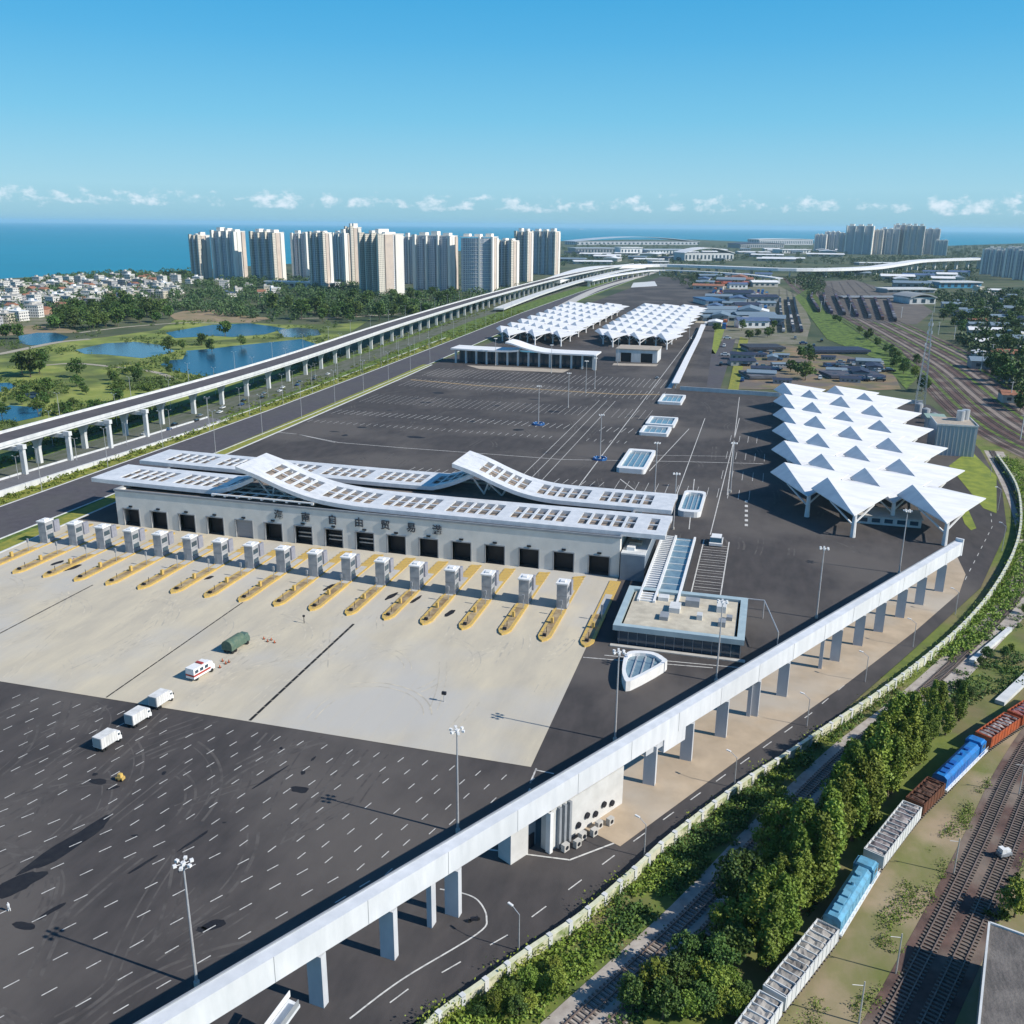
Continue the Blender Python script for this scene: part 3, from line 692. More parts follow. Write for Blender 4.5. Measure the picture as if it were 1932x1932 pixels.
MB().box(-33.4, -.6, 233, 261, .3, 5.0).build('glass_wall', M['glass'], cb)
m = MB(); 
for k in range(14): m.box(-33 + k * 2.5, -32.85 + k * 2.5, 232.85, 233, .3, 4.6)
m.build('mullions', M['greymetal'], cb)
m = MB()
for a in ((-34.6, .4, 231.8, 233.6), (-34.6, .4, 260, 262.2), (-34.6, -32.8, 233.6, 260), (-1.6, .4, 233.6, 260)): m.box(*a, 4.6, 6.1)
m.build('parapet', mat('glass_parapet', (.40, .50, .52), (.33, .42, .45), scale=.4, rough=.3), cb)
MB().box(-32.8, -1.6, 233.6, 260, 4.6, 5.0).build('roof', M['tan'], cb)
MB().box(-32.2, -2.2, 234.6, 259.4, 5.0, 5.5).build('roof_deck', mat('pale_deck', (.58, .53, .42), (.42, .38, .30), scale=.3, rough=.9), cb)
for k, (x, y, a, b) in enumerate(((-23, 240, 2.4, 4), (-21, 246, 3, 5), (-17, 252, 4, 3), (-25, 254, 3, 3), (-7, 240, 2, 3), (-8, 250, 2.6, 5), (-5, 245, 1.6, 2), (-13, 243, 1.5, 2.5))):
    MB().box(x, x + a, y, y + b, 5.5, 6.6 + (k % 3) * .4).build('roof_unit', M['concwhite'] if k % 2 else M['greymetal'], cb)
MB().box(-35, 1, 230.4, 231.8, .3, .6).build('step', M['concrete'], cb)
# footpath frame
fr = thing('metal_gantry', 'thin pale metal gantry standing right of the control building', 'gantry', (8, 246, .3))
m = MB(); m.tube((5, 262, .3), (5, 262, 6), .16); m.tube((9, 240, .3), (9, 240, 6), .16); m.tube((5, 262, 6), (9, 240, 6), .16); m.tube((0, 262, 6), (5, 262, 6), .16); m.build('frame', M['steel'], fr)

# glass stair covers on the asphalt
def cover(name, pts, z, label, hgt=2.6, rim=1.6):
    cx = sum(p[0] for p in pts) / len(pts); cy = sum(p[1] for p in pts) / len(pts)
    t = thing(name, label, 'skylight', (cx, cy, .28), 0, 'glazed covers standing on the asphalt')
    k = .80
    inn = [(cx + (x - cx) * k, cy + (y - cy) * k) for x, y in pts]; n = len(pts)
    m = MB(); m.add([(x, y, .3) for x, y in pts] + [(x, y, hgt) for x, y in pts] + [(x, y, hgt) for x, y in inn] + [(x, y, hgt - .9) for x, y in inn],
                    [(i, (i + 1) % n, n + (i + 1) % n, n + i) for i in range(n)] + [(n + i, n + (i + 1) % n, 2 * n + (i + 1) % n, 2 * n + i) for i in range(n)] + [(2 * n + i, 2 * n + (i + 1) % n, 3 * n + (i + 1) % n, 3 * n + i) for i in range(n)])
    m.build('rim', M['white'], t)
    MB().prism(inn, hgt - 1.2, hgt - .9).build('glass', M['glassblue'], t)
    m = MB(); xs = [p[0] for p in inn]; ys = [p[1] for p in inn]
    for q in (.25, .5, .75):
        X = min(xs) + (max(xs) - min(xs)) * q; 
        cr_ = [a[1] + (b[1] - a[1]) * (X - a[0]) / (b[0] - a[0]) for a, b in zip(inn, inn[1:] + inn[:1]) if (a[0] - X) * (b[0] - X) < 0]
        if len(cr_) > 1: m.box(X - .15, X + .15, min(cr_) + .2, max(cr_) - .2, hgt - .9, hgt - .6)
    m.build('glazing_bars', M['steel'], t)
    return t
def rrect(x0, x1, y0, y1, r):
    P = []
    for cx, cy, a0 in ((x1 - r, y1 - r, 0), (x0 + r, y1 - r, 90), (x0 + r, y0 + r, 180), (x1 - r, y0 + r, 270)):
        for k in range(4): P.append((cx + r * math.cos(R(a0 + k * 30)), cy + r * math.sin(R(a0 + k * 30))))
    return P
cover('stair_cover', rrect(-64, -50.5, 417, 458, 1.5), 0, 'largest glazed cover with a white rim, left of the parking lines')
cover('stair_cover', rrect(-29.5, -20.5, 356, 388, 2.5), 0, 'oval ended glazed cover just behind the right end of the gate hall')
p = [at(1205, 822), at(1260, 825), at(1262, 812), at(1212, 808)]; cover('stair_cover', rrect(p[0][0], p[1][0], p[0][1], p[3][1], 1), 0, 'narrow glazed cover, nearer one of the close pair beyond the largest cover', 2)
p = [at(1215, 808), at(1270, 812), at(1273, 795), at(1218, 790)]; cover('stair_cover', rrect(p[0][0], p[1][0], p[0][1] + 4, p[3][1], 1), 0, 'narrow glazed cover, farther one of the close pair beyond the largest cover', 2)
p = [at(1240, 763), at(1285, 767), at(1285, 752), at(1245, 748)]; cover('stair_cover', rrect(p[0][0], p[1][0], p[0][1], p[3][1], 1), 0, 'small glazed cover farthest away, near the foot of the long white wall', 2)
cover('stair_cover', smooth_path([(-27.6, 207.5), (-25.8, 206.6), (-18.9, 219), (-19.3, 222), (-22.5, 224.6), (-27.5, 224.0), (-29.4, 221), (-28.8, 212), (-27.6, 207.5)], 3)[:-1], 0, 'triangular glazed cover with a thick white rim in front of the control building', 3.0)
ks = thing('car', 'white topped dark car parked at the far end of the striped bays', 'car', (-12.5, 327, .3))
MB().obox(-12.5, 327, .6, 1.5, 4.6, 8, 0).build('body', M['white'], ks); MB().obox(-12.5, 327, 1.5, 3.0, 4.2, 6, 0, .85).build('cabin', M['glass'], ks)
MB().obox(-12.5, 327.3, 3.0, 3.15, 3.6, 4.8, 0).build('roof', M['white'], ks)
for s_ in (-1, 1):
    for q in (-1, 1): MB().tube((-12.5 + s_ * 2.32, 327 + q * 2.6, .75), (-12.5 + s_ * 1.9, 327 + q * 2.6, .75), .48, n=12).build('wheel', M['rubber'], ks)
# ================================================================ WHITE ELEVATED BEAM ACROSS THE FOREGROUND
A0, A1 = (-71.0, 79.0), (65.6, 321.5)
bl = math.hypot(A1[0] - A0[0], A1[1] - A0[1]); bx_, by_ = (A1[0] - A0[0]) / bl, (A1[1] - A0[1]) / bl; ba = math.atan2(by_, bx_)
def B_(d, o=0.0):   # o > 0: towards the railway side
    return (A0[0] + bx_ * d + by_ * o, A0[1] + by_ * d - bx_ * o)
def B(d, o=0.0):
    x, y = B_(d, 0); k_ = (110 - 14.0) / (110 - 11.0); return (x * k_ + by_ * o, y * k_ - bx_ * o)
BR = thing('elevated_beam', 'long white elevated beam on grey slab piers running diagonally past the foreground', 'walkway', (*B(bl / 2), 0))
wallw = mat('white_beam_paint', (.72, .74, .76), (.60, .625, .65), scale=.5, rough=.6, stretch=(1, 1, .18), c3=(.52, .54, .55), scale3=.05, mix3=.4)
m = MB()
def strip3(mb, d0, d1, o0, o1, z0, z1):
    P = [B(d0, o0), B(d1, o0), B(d1, o1), B(d0, o1)]
    mb.add([(x, y, z0) for x, y in P] + [(x, y, z1) for x, y in P], [(0, 1, 2, 3), (7, 6, 5, 4), (0, 4, 5, 1), (1, 5, 6, 2), (2, 6, 7, 3), (3, 7, 4, 0)])
strip3(m, -30, bl, 0, 2.2, 9.7, 14.0)
m.build('deck_box', wallw, BR)
m = MB(); strip3(m, -30, bl + .1, -.2, .1, 14.0, 14.2); m.build('coping', M['greymetal'], BR)
m = MB(); strip3(m, bl - .6, bl + .2, -.1, 2.3, 9.4, 15.0); m.build('end_panel', wallw, BR)
m = MB(); strip3(m, -30, bl, .3, 1.9, 9.4, 9.7); m.build('soffit', M['greymetal'], BR)
for d in range(0, 17):
    m = MB(); strip3(m, 2 + d * 16.4, 2.06 + d * 16.4, 2.2, 2.24, 9.7, 14.0); m.build('panel_joint', M['greymetal'], BR)
pier = mat('pier_concrete', (.55, .57, .59), (.45, .47, .50), scale=.3, rough=.8, stretch=(1, 1, .4))
for (u, v) in ((614, 1895), (748, 1808), (868, 1728), (1236, 1482), (1303, 1435), (1370, 1392), (1425, 1350), (1484, 1315), (1582, 1248), (1622, 1218), (1660, 1192), (1700, 1165), (1733, 1140), (1770, 1115)):
    X, Y = at(u, v); d = (X - A0[0]) * bx_ + (Y - A0[1]) * by_
    x, y = B(d / ((110 - 14.0) / (110 - 11.0)) + .4, 1.1)
    m = MB().obox(x, y, .3, 9.4, 2.5, 1.3, R(-6)); m.build('pier', pier, BR)
for (u, v) in ((795, 1718), (1410, 1345), (1560, 1262)):
    X, Y = at(u, v); x, y = B(((X - A0[0]) * bx_ + (Y - A0[1]) * by_) * 1.03, .5); MB().obox(x, y, .3, 9.4, .9, 1.6, R(-6)).build('pier', pier, BR)
# crosshead dropping below the beam near the fifth pier
for a_, b_, zb in ((1276, 1318, 6.6),):
    P0, P1 = at(a_, 1425, zb), at(b_, 1400, zb); d0 = (P0[0] - A0[0]) * bx_ + (P0[1] - A0[1]) * by_; d1 = (P1[0] - A0[0]) * bx_ + (P1[1] - A0[1]) * by_
    m = MB(); strip3(m, d0 * 1.03, max(d1, d0 + 5) * 1.03, .3, 2.15, zb, 9.65); m.build('crosshead', wallw, BR)
    m = MB(); strip3(m, d0 * 1.03 - 6, d0 * 1.03, .3, 1.9, zb + 1.6, 9.65); m.build('crosshead', pier, BR)
# service hut under the beam
hx = at(1100, 1600)
hut = thing('service_hut', 'white and grey service hut with wall fans under the elevated beam', 'hut', (-24, 152, .3))
m = MB(); P = [B_(66, -5.5), B_(88, -5.5), B_(88, 4.2), B_(66, 4.2)]
hutm = mat('hut_render', (.62, .62, .60), (.52, .52, .50), scale=.3, rough=.85)
m.prism([B_(66, -1), B_(70.5, -1), B_(70.5, 2.2), B_(66, 2.2)], .3, 8.6).build('wall', hutm, hut)
MB().prism([B_(73.5, 2.6), B_(95, 2.6), B_(95, 4.6), B_(73.5, 4.6)], .3, 8.8).build('wall', hutm, hut)
MB().prism([B_(73.2, 4.0), B_(74, 4.0), B_(74, 5.1), B_(73.2, 5.1)], .3, 8.8).build('fin', M['white'], hut)
for k in range(3): MB().prism([B_(75.5 + k * 1.4, 4.6), B_(76.1 + k * 1.4, 4.6), B_(76.1 + k * 1.4, 5.3), B_(75.5 + k * 1.4, 5.3)], .3, 8.9).build('fin', M['greymetal'], hut)
MB().prism([B_(70.5, -.5), B_(73.5, -.5), B_(73.5, 1.2), B_(70.5, 1.2)], .3, 8.9).build('recess', M['greymetal'], hut)
MB().prism([B_(71, 1.25), B_(73, 1.25), B_(73, 1.4), B_(71, 1.4)], .3, 3.2).build('door', M['dark'], hut)
for k in range(5):
    a = B_(81.5 + k * 2.5, 4.65); b = B_(81.5 + k * 2.5, 5.0)
    MB().tube((*a, 2.2 + (k % 2) * .9), (*b, 2.2 + (k % 2) * .9), .62, n=12).build('wall_fan', M['dark'], hut)
for k in range(6):
    x, y = B_(76 + k * 2.4, 6.4 + (k % 2) * .8)
    e = thing('air_conditioner', 'pale air conditioning unit on the ground by the service hut, %s from the near corner' % nth(k + 1), 'air conditioner', (x, y, .35), ba, 'cooling units beside the hut')
    MB().box(-.7, .7, -.45, .45, .05, 1.5).build('casing', M['concrete'], e, world=False)
    MB().tube((0, -.5, .8), (0, -.46, .8), .42, n=12).build('fan', M['dark'], e, world=False)
# ramp and stair structure at the picture's lower edge
rp = thing('stair_ramp', 'white ramp with dark railings dropping from the near end of the elevated beam', 'ramp', (*B(4, 5), 0))
m = MB(); a, b = B(20, 4.2), B(2, 9.5)
m.bar((*a, 6.5), (*b, 2.2), 2.0, .5); m.build('deck', wallw, rp)
for s_ in (1.1, -1.1):
    m = MB(); a, b = B(20, 4.2 + s_), B(2, 9.5 + s_); m.bar((*a, 7.4), (*b, 3.1), .12, 1.0); m.build('railing', M['white'] if s_ < 0 else M['greymetal'], rp)
for d, o in ((17, 5.2), (10, 7.2), (5, 8.8)): x, y = B(d, o); MB().obox(x, y, .3, 5.2 - (17 - d) * .22, .8, .8, ba).build('pier', pier, rp)

# masts
mast = thing('light_mast', '', 'light mast', (0, 0, 0))
MB().tube((0, 0, 0), (0, 0, 22), .25, .13, 10).build('pole', M['steel'], mast, world=False)
MB().tube((0, 0, 0), (0, 0, .8), .45, .45, 10).build('base', M['concrete'], mast, world=False)
MB().tube((0, 0, 21.4), (0, 0, 22.0), .35, .35, 10).build('crown_ring', M['white'], mast, world=False)
for k in range(6):
    a = k * math.pi / 3; m = MB(); m.tube((0, 0, 21.7), (1.0 * math.cos(a), 1.0 * math.sin(a), 21.8), .05, n=5)
    m.obox(1.2 * math.cos(a), 1.2 * math.sin(a), 21.6, 22.0, .5, .45, a); m.build('floodlight', M['white'], mast, world=False)
pm = Proto(mast)
ML = [((372, 1862), 'nearest tall light mast, at the lower left beside the white beam'), ((864, 1573), 'tall light mast behind the white beam at the lot corner, second nearest'),
      ((1160, 1400), 'tall light mast left of the triangular glazed cover'), ((1351, 1288), 'tall light mast in front of the control building'), ((1540, 1168), 'tall light mast on bare asphalt, midway along the white beam'),
      ((1696, 1083), 'tall light mast in front of the folded white canopy'), ((1270, 1000), 'tall light mast at the right end of the gate hall'), ((1235, 930), 'tall light mast beside the largest glazed cover'),
      ((1132, 866), 'tall light mast with blue barriers round its foot, nearer of the two'), ((1016, 800), 'tall light mast with blue barriers round its foot, farther of the two'),
      ((1072, 770), 'tall light mast in the far lot, left of the close pair'), ((1105, 742), 'tall light mast before the far gate house, left one'), ((1122, 735), 'tall light mast before the far gate house, right one'),
      ((1378, 930), 'tall light mast left of the folded canopy, on the parking line'), ((1165, 690), 'tall light mast at the left of the square gate house'), ((1040, 705), 'tall light mast in front of the curved far gate house'),
      ((935, 690), 'tall light mast in front of the left wing of the far gate house'), ((1300, 640), 'tall light mast at the right edge of the right far canopy')]
for (u, v), lb in ML:
    X, Y = at(u, v); pm.place((X, Y, .28), random.random(), lb, 'tall light masts')
bb = thing('water_barrier', '', 'barrier', (0, 0, 0))
MB().obox(0, 0, 0, 1.1, 2.4, .7, 0, .8).build('body', M['blue'], bb, world=False); MB().obox(0, 0, 1.1, 1.25, .5, .3).build('cap', M['white'], bb, world=False)
pbb = Proto(bb)
for (u, v), nm in (((1132, 868), 'nearer'), ((1016, 802), 'farther')):
    X, Y = at(u, v)
    for k in range(8):
        a = k * math.pi / 4; pbb.place((X + 3 * math.cos(a), Y + 3 * math.sin(a), .3), a + math.pi / 2, 'blue plastic barrier in the ring round the %s of the two ringed light masts' % nm, 'blue barriers round the %s ringed mast' % nm)

# folded canopies
def canopy(name, label, x0, y0, nx, ny, rows_b, mx=31.5, my=43.0, low=9.0, legs=True, rmat=None, fl=1.0):
    cx = x0 + mx * nx / 2; cy = y0 + my * ny / 2
    t = thing(name, label, 'canopy', (cx, cy, .3))
    und = M['roofwhite']
    k = mx / 31.5; q = my / 43.0
    for fam, (ox, oy) in (('A', (0, 0)), ('B', (-mx / 2, my / 2))):
        for i in range(nx + (0 if fam == 'A' else 0)):
            for jj in range(ny if fam == 'A' else rows_b):
                x, y = x0 + ox + i * mx, y0 + oy + jj * my
                Lp = (x, y, low); HR = (x + mx / 2 + .4, y + my / 2 - .3, low + 5.0 * fl); HL = (x - mx / 2 + .9 * k, y + my / 2 + .4, low + 3.4 * fl)
                R1 = (x - 9.6 * k, y + my / 2 + 1.0, low + 7.8 * fl); Bk = (x + .6 * k, y + my + 1.0, low + 2.4 * fl); R2 = (x - 3.0 * k, y + my * .74, low + 3.6 * fl)
                jz = .7 * mnoise.noise((x * .13, y * .09, 5)); HR = (HR[0], HR[1], HR[2] + jz); R1 = (R1[0] + jz * 1.5, R1[1], R1[2] + jz); R2 = (R2[0], R2[1], R2[2] - jz * .8)
                V = [Lp, HR, Bk, R2, R1, HL]
                V2 = [(a, b, c - .35) for a, b, c in V]
                F = [(0, 1, 4), (1, 3, 4), (1, 2, 3), (0, 4, 5), (4, 3, 5), (3, 2, 5)]
                m = MB(); m.add(V + V2, F + [tuple(6 + w_ for w_ in f[::-1]) for f in F] + [(0, 6, 7, 1), (1, 7, 8, 2), (2, 8, 11, 5), (5, 11, 6, 0)])
                m.build('roof_fold', rmat or M['roofwhite'], t)
                if legs:
                    m = MB(); m.tube((x + .4, y + 1.2, .3), (x + .4, y + 1.2, low + .1), 1.0 * k, .7 * k, 8)
                    m.bar((x, y + 1.5, low - 4), (x - mx * .25, y + my * .3, low + 1.2), .5, .5); m.bar((x, y + 1.5, low - 4), (x + mx * .25, y + my * .3, low + 1.2), .5, .5)
                    m.build('leg', M['white'], t)
    return t
canopy('folded_canopy', 'large white folded plate canopy casting saw-toothed shadows at the right of the lot', 35.5, 348, 2, 6, 5 + 1)
for s in ():
    pass
canopy('folded_canopy', 'far white folded canopy on the left, beside the green verge', -243, 870, 3, 9, 9, mx=25.5, my=41, low=8.5, fl=.62)
canopy('folded_canopy', 'far white folded canopy on the right, behind the square gate house', -144, 880, 3, 9, 9, mx=25.5, my=41, low=8.5, fl=.62)
# kiosk row below the big canopy
kk = thing('checkpoint_room', 'low pale checkpoint room in the shade of the folded canopy', 'kiosk', (50, 372, .3))
MB().box(38, 62, 368, 380, .3, 3.6).build('wall', M['concwhite'], kk); MB().box(37.5, 62.5, 367.4, 380.6, 3.6, 3.9).build('roof', M['concrete'], kk)
for k in range(5): MB().box(39.5 + k * 4.6, 42.5 + k * 4.6, 367.9, 368, 1.2, 2.8).build('window', M['glass'], kk)

# grey tank house and tower behind the canopy
sh = thing('plant_building', 'windowless pale grey panelled plant building with roof tanks behind the folded canopy', 'building', (94, 512, .3))
MB().box(85, 104, 501, 524, .3, 15.6).build('wall', mat('ribbed_grey_sheet', (.44, .48, .52), (.36, .40, .44), scale=.4, rough=.6, stretch=(3, 1, .1)), sh)
m = MB(); k = 85.6
while k < 104: m.box(k, k + .25, 500.85, 501, .3, 15.6); k += 1.9
k = 502
while k < 524: m.box(104, 104.15, k, k + .25, .3, 15.6); k += 1.9
m.build('ribs', M['steel'], sh)
m = MB(); m.box(84.7, 104.3, 500.7, 501.0, 15.6, 16.4); m.box(84.7, 85, 501, 524.2, 15.6, 16.4); m.box(104, 104.3, 501, 524.2, 15.6, 16.4); m.build('parapet', M['concwhite'], sh)
MB().box(85.2, 103.8, 501.2, 524, 15.6, 15.8).build('roof', M['tan'], sh)
for x, y in ((98, 516), (101, 520)): MB().tube((x, y, 15.8), (x, y, 21), 2.0, n=14).build('tank', M['steel'], sh)
s2 = thing('substation_house', 'small pale house with a flat green roof beyond the grey plant building', 'building', (97, 560, .3))
MB().box(90, 99, 560, 572, .3, 8).build('wall', M['concwhite'], s2); MB().box(89, 100, 559, 573, 8, 8.6).build('roof', mat('green_roof', (.30, .42, .36), rough=.7), s2)
for k in range(3): MB().box(91 + k * 2.6, 92.4 + k * 2.6, 559.9, 560, 4, 6).build('window', M['dark'], s2)
for i, (u, v) in enumerate(((1745, 790), (1760, 800), (1732, 780))):
    X, Y = at(u, v); tk = thing('storage_tank', 'upright grey storage tank beside the plant building, %s from the right' % nth(i + 1), 'tank', (X, Y, .1), 0, 'tanks by the plant building')
    MB().tube((0, 0, .1), (0, 0, 6), 2.4, n=14).build('shell', M['steel'], tk, world=False); MB().tube((0, 0, 6), (0, 0, 6.8), 2.4, .5, n=14).build('lid', M['greymetal'], tk, world=False)
lat = thing('lattice_tower', 'tall slender steel lattice tower rising beside the brown railway yard', 'tower', (*at(1735, 765), .1))
m = MB(); hh = 56; n_ = 18
def lw(z): return 2.4 * (1 - z / hh) + .45
for k in range(n_):
    z0, z1 = hh * k / n_, hh * (k + 1) / n_
    for a in range(4):
        s_, q = ((1, 1), (1, -1), (-1, -1), (-1, 1))[a], ((1, 1), (1, -1), (-1, -1), (-1, 1))[(a + 1) % 4]
        m.tube((s_[0] * lw(z0), s_[1] * lw(z0), z0), (s_[0] * lw(z1), s_[1] * lw(z1), z1), .2, n=4)
        m.tube((s_[0] * lw(z0), s_[1] * lw(z0), z0), (q[0] * lw(z1), q[1] * lw(z1), z1), .11, n=4)
m.build('lattice', M['steel'], lat, world=False)
MB().tube((0, 0, hh), (0, 0, hh + 5), .15, .05, n=5).build('antenna', M['steel'], lat, world=False)
for z in (38, 46, 51): m = MB(); m.obox(lw(z) + .4, 0, z, z + 2, .6, .8); m.obox(-lw(z) - .4, 0, z, z + 2, .6, .8); m.build('aerial_panel', M['white'], lat, world=False)

# far gate houses
fg = thing('far_gate_house', 'far gate house under a white roof that swoops down from a raised middle', 'building', (-195, 745, .3))
for k in range(14): MB().box(-251 + k * 8.9, -249.6 + k * 8.9, 733, 735, .3, 11.5).build('pillar', M['concwhite'], fg)
MB().box(-250, -135, 742, 752, .3, 10.5).build('glass_wall', M['glass'], fg)
P = smooth_path([(-253, 12.6), (-230, 12.2), (-206, 12.2)], 4)
def arcroof(P, y0, y1, T=1.2):
    m = MB(); n = len(P); top = [(x, y0, z) for x, z in P] + [(x, y1, z) for x, z in P]; bot = [(x, y, z - T) for x, y, z in top]; q = 2 * n
    m.add(top + bot, [(i, i + 1, n + i + 1, n + i) for i in range(n - 1)] + [(q + n + i, q + n + i + 1, q + i + 1, q + i) for i in range(n - 1)] + [(q + i, q + i + 1, i + 1, i) for i in range(n - 1)] + [(n + i, n + i + 1, q + n + i + 1, q + n + i) for i in range(n - 1)] + [(q, 0, n, q + n), (n - 1, q + n - 1, q + 2 * n - 1, 2 * n - 1)])
    return m
arcroof(smooth_path([(-254, 12.6), (-230, 12.2), (-206, 12.4), (-196, 13.4)], 5), 731, 754).build('roof', M['roofwhite'], fg)
arcroof(smooth_path([(-207, 19.5), (-201, 18.4), (-190, 15.2), (-178, 13.0), (-165, 12.4), (-132, 12.4)], 7), 731, 754).build('roof', M['roofwhite'], fg)
MB().box(-133.5, -131.5, 729, 731, .3, 12).build('end_frame', M['concwhite'], fg)
sg = thing('square_gate_house', 'squat pale gate house with two dark openings before the right far canopy', 'building', (-108, 800, .3))
m = MB()
for a, b in ((-125, -121), (-112, -104), (-94, -90)): m.box(a, b, 786, 787.2, .3, 10.5)
m.box(-125, -90, 786, 787.2, 8, 10.5) if False else m.box(-121, -112, 786, 787.2, 8, 10.5); m.box(-104, -94, 786, 787.2, 8, 10.5)
m.box(-125, -124, 787.2, 812, .3, 10.5); m.box(-91, -90, 787.2, 812, .3, 10.5); m.box(-125, -90, 812, 813, .3, 10.5)
m.build('wall', M['concwhite'], sg); MB().box(-125.5, -89.5, 785.6, 813.5, 10.5, 11.3).build('roof', M['tan'], sg)
for a, b in ((-121, -112), (-104, -94)): MB().box(a, b, 788, 788.3, .3, 8).build('door', M['dark'], sg)
cw = thing('covered_walk', 'long low white roofed walk leading away at the right edge of the far lot', 'walkway', (-70, 850, .3))
MB().ribbon([(-62, 662), (-66, 800), (-70, 960), (-75, 1090)], 5.0, 4.4, .5).build('roof', M['roofwhite'], cw)
m = MB()
for (x, y, h) in walk([(-62, 662), (-66, 800), (-70, 960), (-75, 1090)], 12, 2): m.box(x - .3, x + .3, y - .3, y + .3, .3, 3.9)
m.build('posts', M['concwhite'], cw)
hw = thing('boundary_wall', 'straight pale wall closing the lot behind the folded canopy', 'wall', (0, 652, .3))
MB().bar((-58, 657, 1.7), (9, 651, 1.7), .5, 2.8).build('wall', M['concwhite'], hw); MB().bar((9.2, 651, 1.6), (100, 652, 1.6), .5, 2.6).build('wall', M['concwhite'], hw)

# ---------------------------------------------------------------- viaduct on the left
vp = [(-326, 120), (-326.5, 240), (-329, 360), (-329, 470), (-331, 540), (-335, 610), (-342, 690), (-352, 790), (-361, 900), (-374, 1100), (-384, 1300), (-390, 1500), (-392, 1750), (-386, 1980), (-372, 2200), (-340, 2420)]
vp = smooth_path(vp, 4)
def vz(y): return 16.2 + max(0, y - 1400) * .0035
VI = thing('viaduct', 'long white elevated road on flared piers running along the green verge to the horizon', 'viaduct', (-340, 800, 0))
Z = [vz(y) for x, y in vp]
MB().ribbon(vp, 18.2, Z, 1.6).build('deck', M['concwhite'], VI)
MB().ribbon(vp, 16.6, [z + .04 for z in Z]).build('roadway', mat('viaduct_asphalt', (.11, .10, .105), (.08, .075, .08), scale=.1, rough=.9), VI)
for s_ in (9.2, -9.2): MB().ribbon(offset(vp, s_), .5, [z + 1.15 for z in Z], 1.7).build('parapet', M['concwhite'], VI)
yp = MB()
def ypier(mb, x, y, h, a, zt, k=1.0):
    """flared pier: narrow stem, wide head"""
    c, s_ = math.cos(a), math.sin(a)
    def ring(w_, d_, z): return [(x + sx * w_ * -s_ + sy * d_ * c, y + sx * w_ * c + sy * d_ * s_, z) for sx, sy in ((-1, -1), (1, -1), (1, 1), (-1, 1))]
    rs = [ring(1.3, .9, .2), ring(1.2, .9, zt * .5), ring(1.7, .95, zt * .68), ring(3.0, 1.05, zt * .86), ring(5.6, 1.1, zt)]
    V = [p for r_ in rs for p in r_]; F = []
    for k_ in range(4):
        for i in range(4): F.append((k_ * 4 + i, k_ * 4 + (i + 1) % 4, k_ * 4 + 4 + (i + 1) % 4, k_ * 4 + 4 + i))
    F += [(0, 3, 2, 1), (16, 17, 18, 19)]; mb.add(V, F)
far = MB(); cnt = 0
for (x, y, h) in walk(vp, 31.5, 12):
    m = MB(); ypier(m, x, y, 0, h, vz(y) - 1.7)
    if cnt < 75: m.build('pier', M['concwhite'], VI)
    else: far.add(m.v, m.f)
    cnt += 1
for y in (242, 270.5, 299, 328, 356.5, 385, 414):
    m = MB(); m.box(-315.6, -313.6, y - .8, y + .8, .3, 15.2); m.box(-316.2, -313.0, y - 1.1, y + 1.1, 13.6, 15.6); m.build('portal_column', M['concwhite'], VI)
    m = MB(); m.box(-330, -316.2, y - .8, y + .8, 12.6, 14.5); m.build('cross_beam', M['concwhite'], VI)
# descending ramp wall and its barrier
rw = thing('ramp_wall', 'broad white concrete ramp wall tapering down beside the hedge at the left', 'ramp', (-305, 320, .3))
m = MB(); pr = [(-305, 150), (-303, 240), (-302, 300), (-301, 380), (-300, 470)]; zz_ = [5, 4.0, 3.0, 1.8, .8]
MB().ribbon(pr, 1.2, zz_, 3.2).build('wall', M['concwhite'], rw)
MB().ribbon(offset(pr, 7.5), 14, [z - .5 for z in zz_], 2.2).build('ramp_road', mat('ramp_asphalt', (.16, .16, .17), rough=.9), rw)
MB().ribbon(offset(pr, 14.8), .6, [z + .3 for z in zz_], 2).build('barrier', M['concwhite'], rw)
# roads joining at the far interchange
fo = smooth_path([at(1040, 530, 12), at(1105, 508, 16), at(1160, 503, 18), at(1240, 500, 18), at(1350, 503, 18), at(1500, 508, 18), at(1620, 506, 18), at(1690, 499, 20), at(1740, 491, 26), at(1850, 487, 30)], 5)
FO = thing('flyover', 'white flyover crossing the whole distance and climbing at its right end', 'viaduct', (*at(1400, 510), 0))
fz = [12 + 6 * min(1, i / 8) + max(0, i - 32) * .9 for i in range(len(fo))]
MB().ribbon(fo, 34, [z + 2 for z in fz], 6).build('deck', M['roofwhite'], FO)
m = 0
for (x, y, h) in walk(fo, 46, 5)[:90]:
    i = min(range(len(fo)), key=lambda q: (fo[q][0] - x) ** 2 + (fo[q][1] - y) ** 2)
    MB().obox(x, y, .2, fz[i] - 4.1, 4, 9, h).build('pier', M['concwhite'], FO)
fo2 = smooth_path([at(1110, 533, 8), at(1150, 522, 10), at(1190, 514, 12), at(1240, 509, 12), at(1330, 512, 12), at(1420, 520, 10), at(1470, 528, 8)], 5)
F2 = thing('slip_road_bridge', 'lower white slip road bridge in front of the far flyover', 'viaduct', (*at(1240, 520), 0))
MB().ribbon(fo2, 16, 12, 2).build('deck', M['roofwhite'], F2)
for (x, y, h) in walk(fo2, 40, 5)[:60]: MB().obox(x, y, .2, 9.9, 2, 5, h).build('pier', M['concwhite'], F2)
vp3 = offset(vp[38:], -30)
F3 = thing('slip_viaduct', 'second pale elevated road beside the viaduct where it meets the flyover', 'viaduct', (*vp3[5], 0))
MB().ribbon(vp3, 14, [5 + i * .45 for i in range(len(vp3))], 2).build('deck', M['concwhite'], F3)

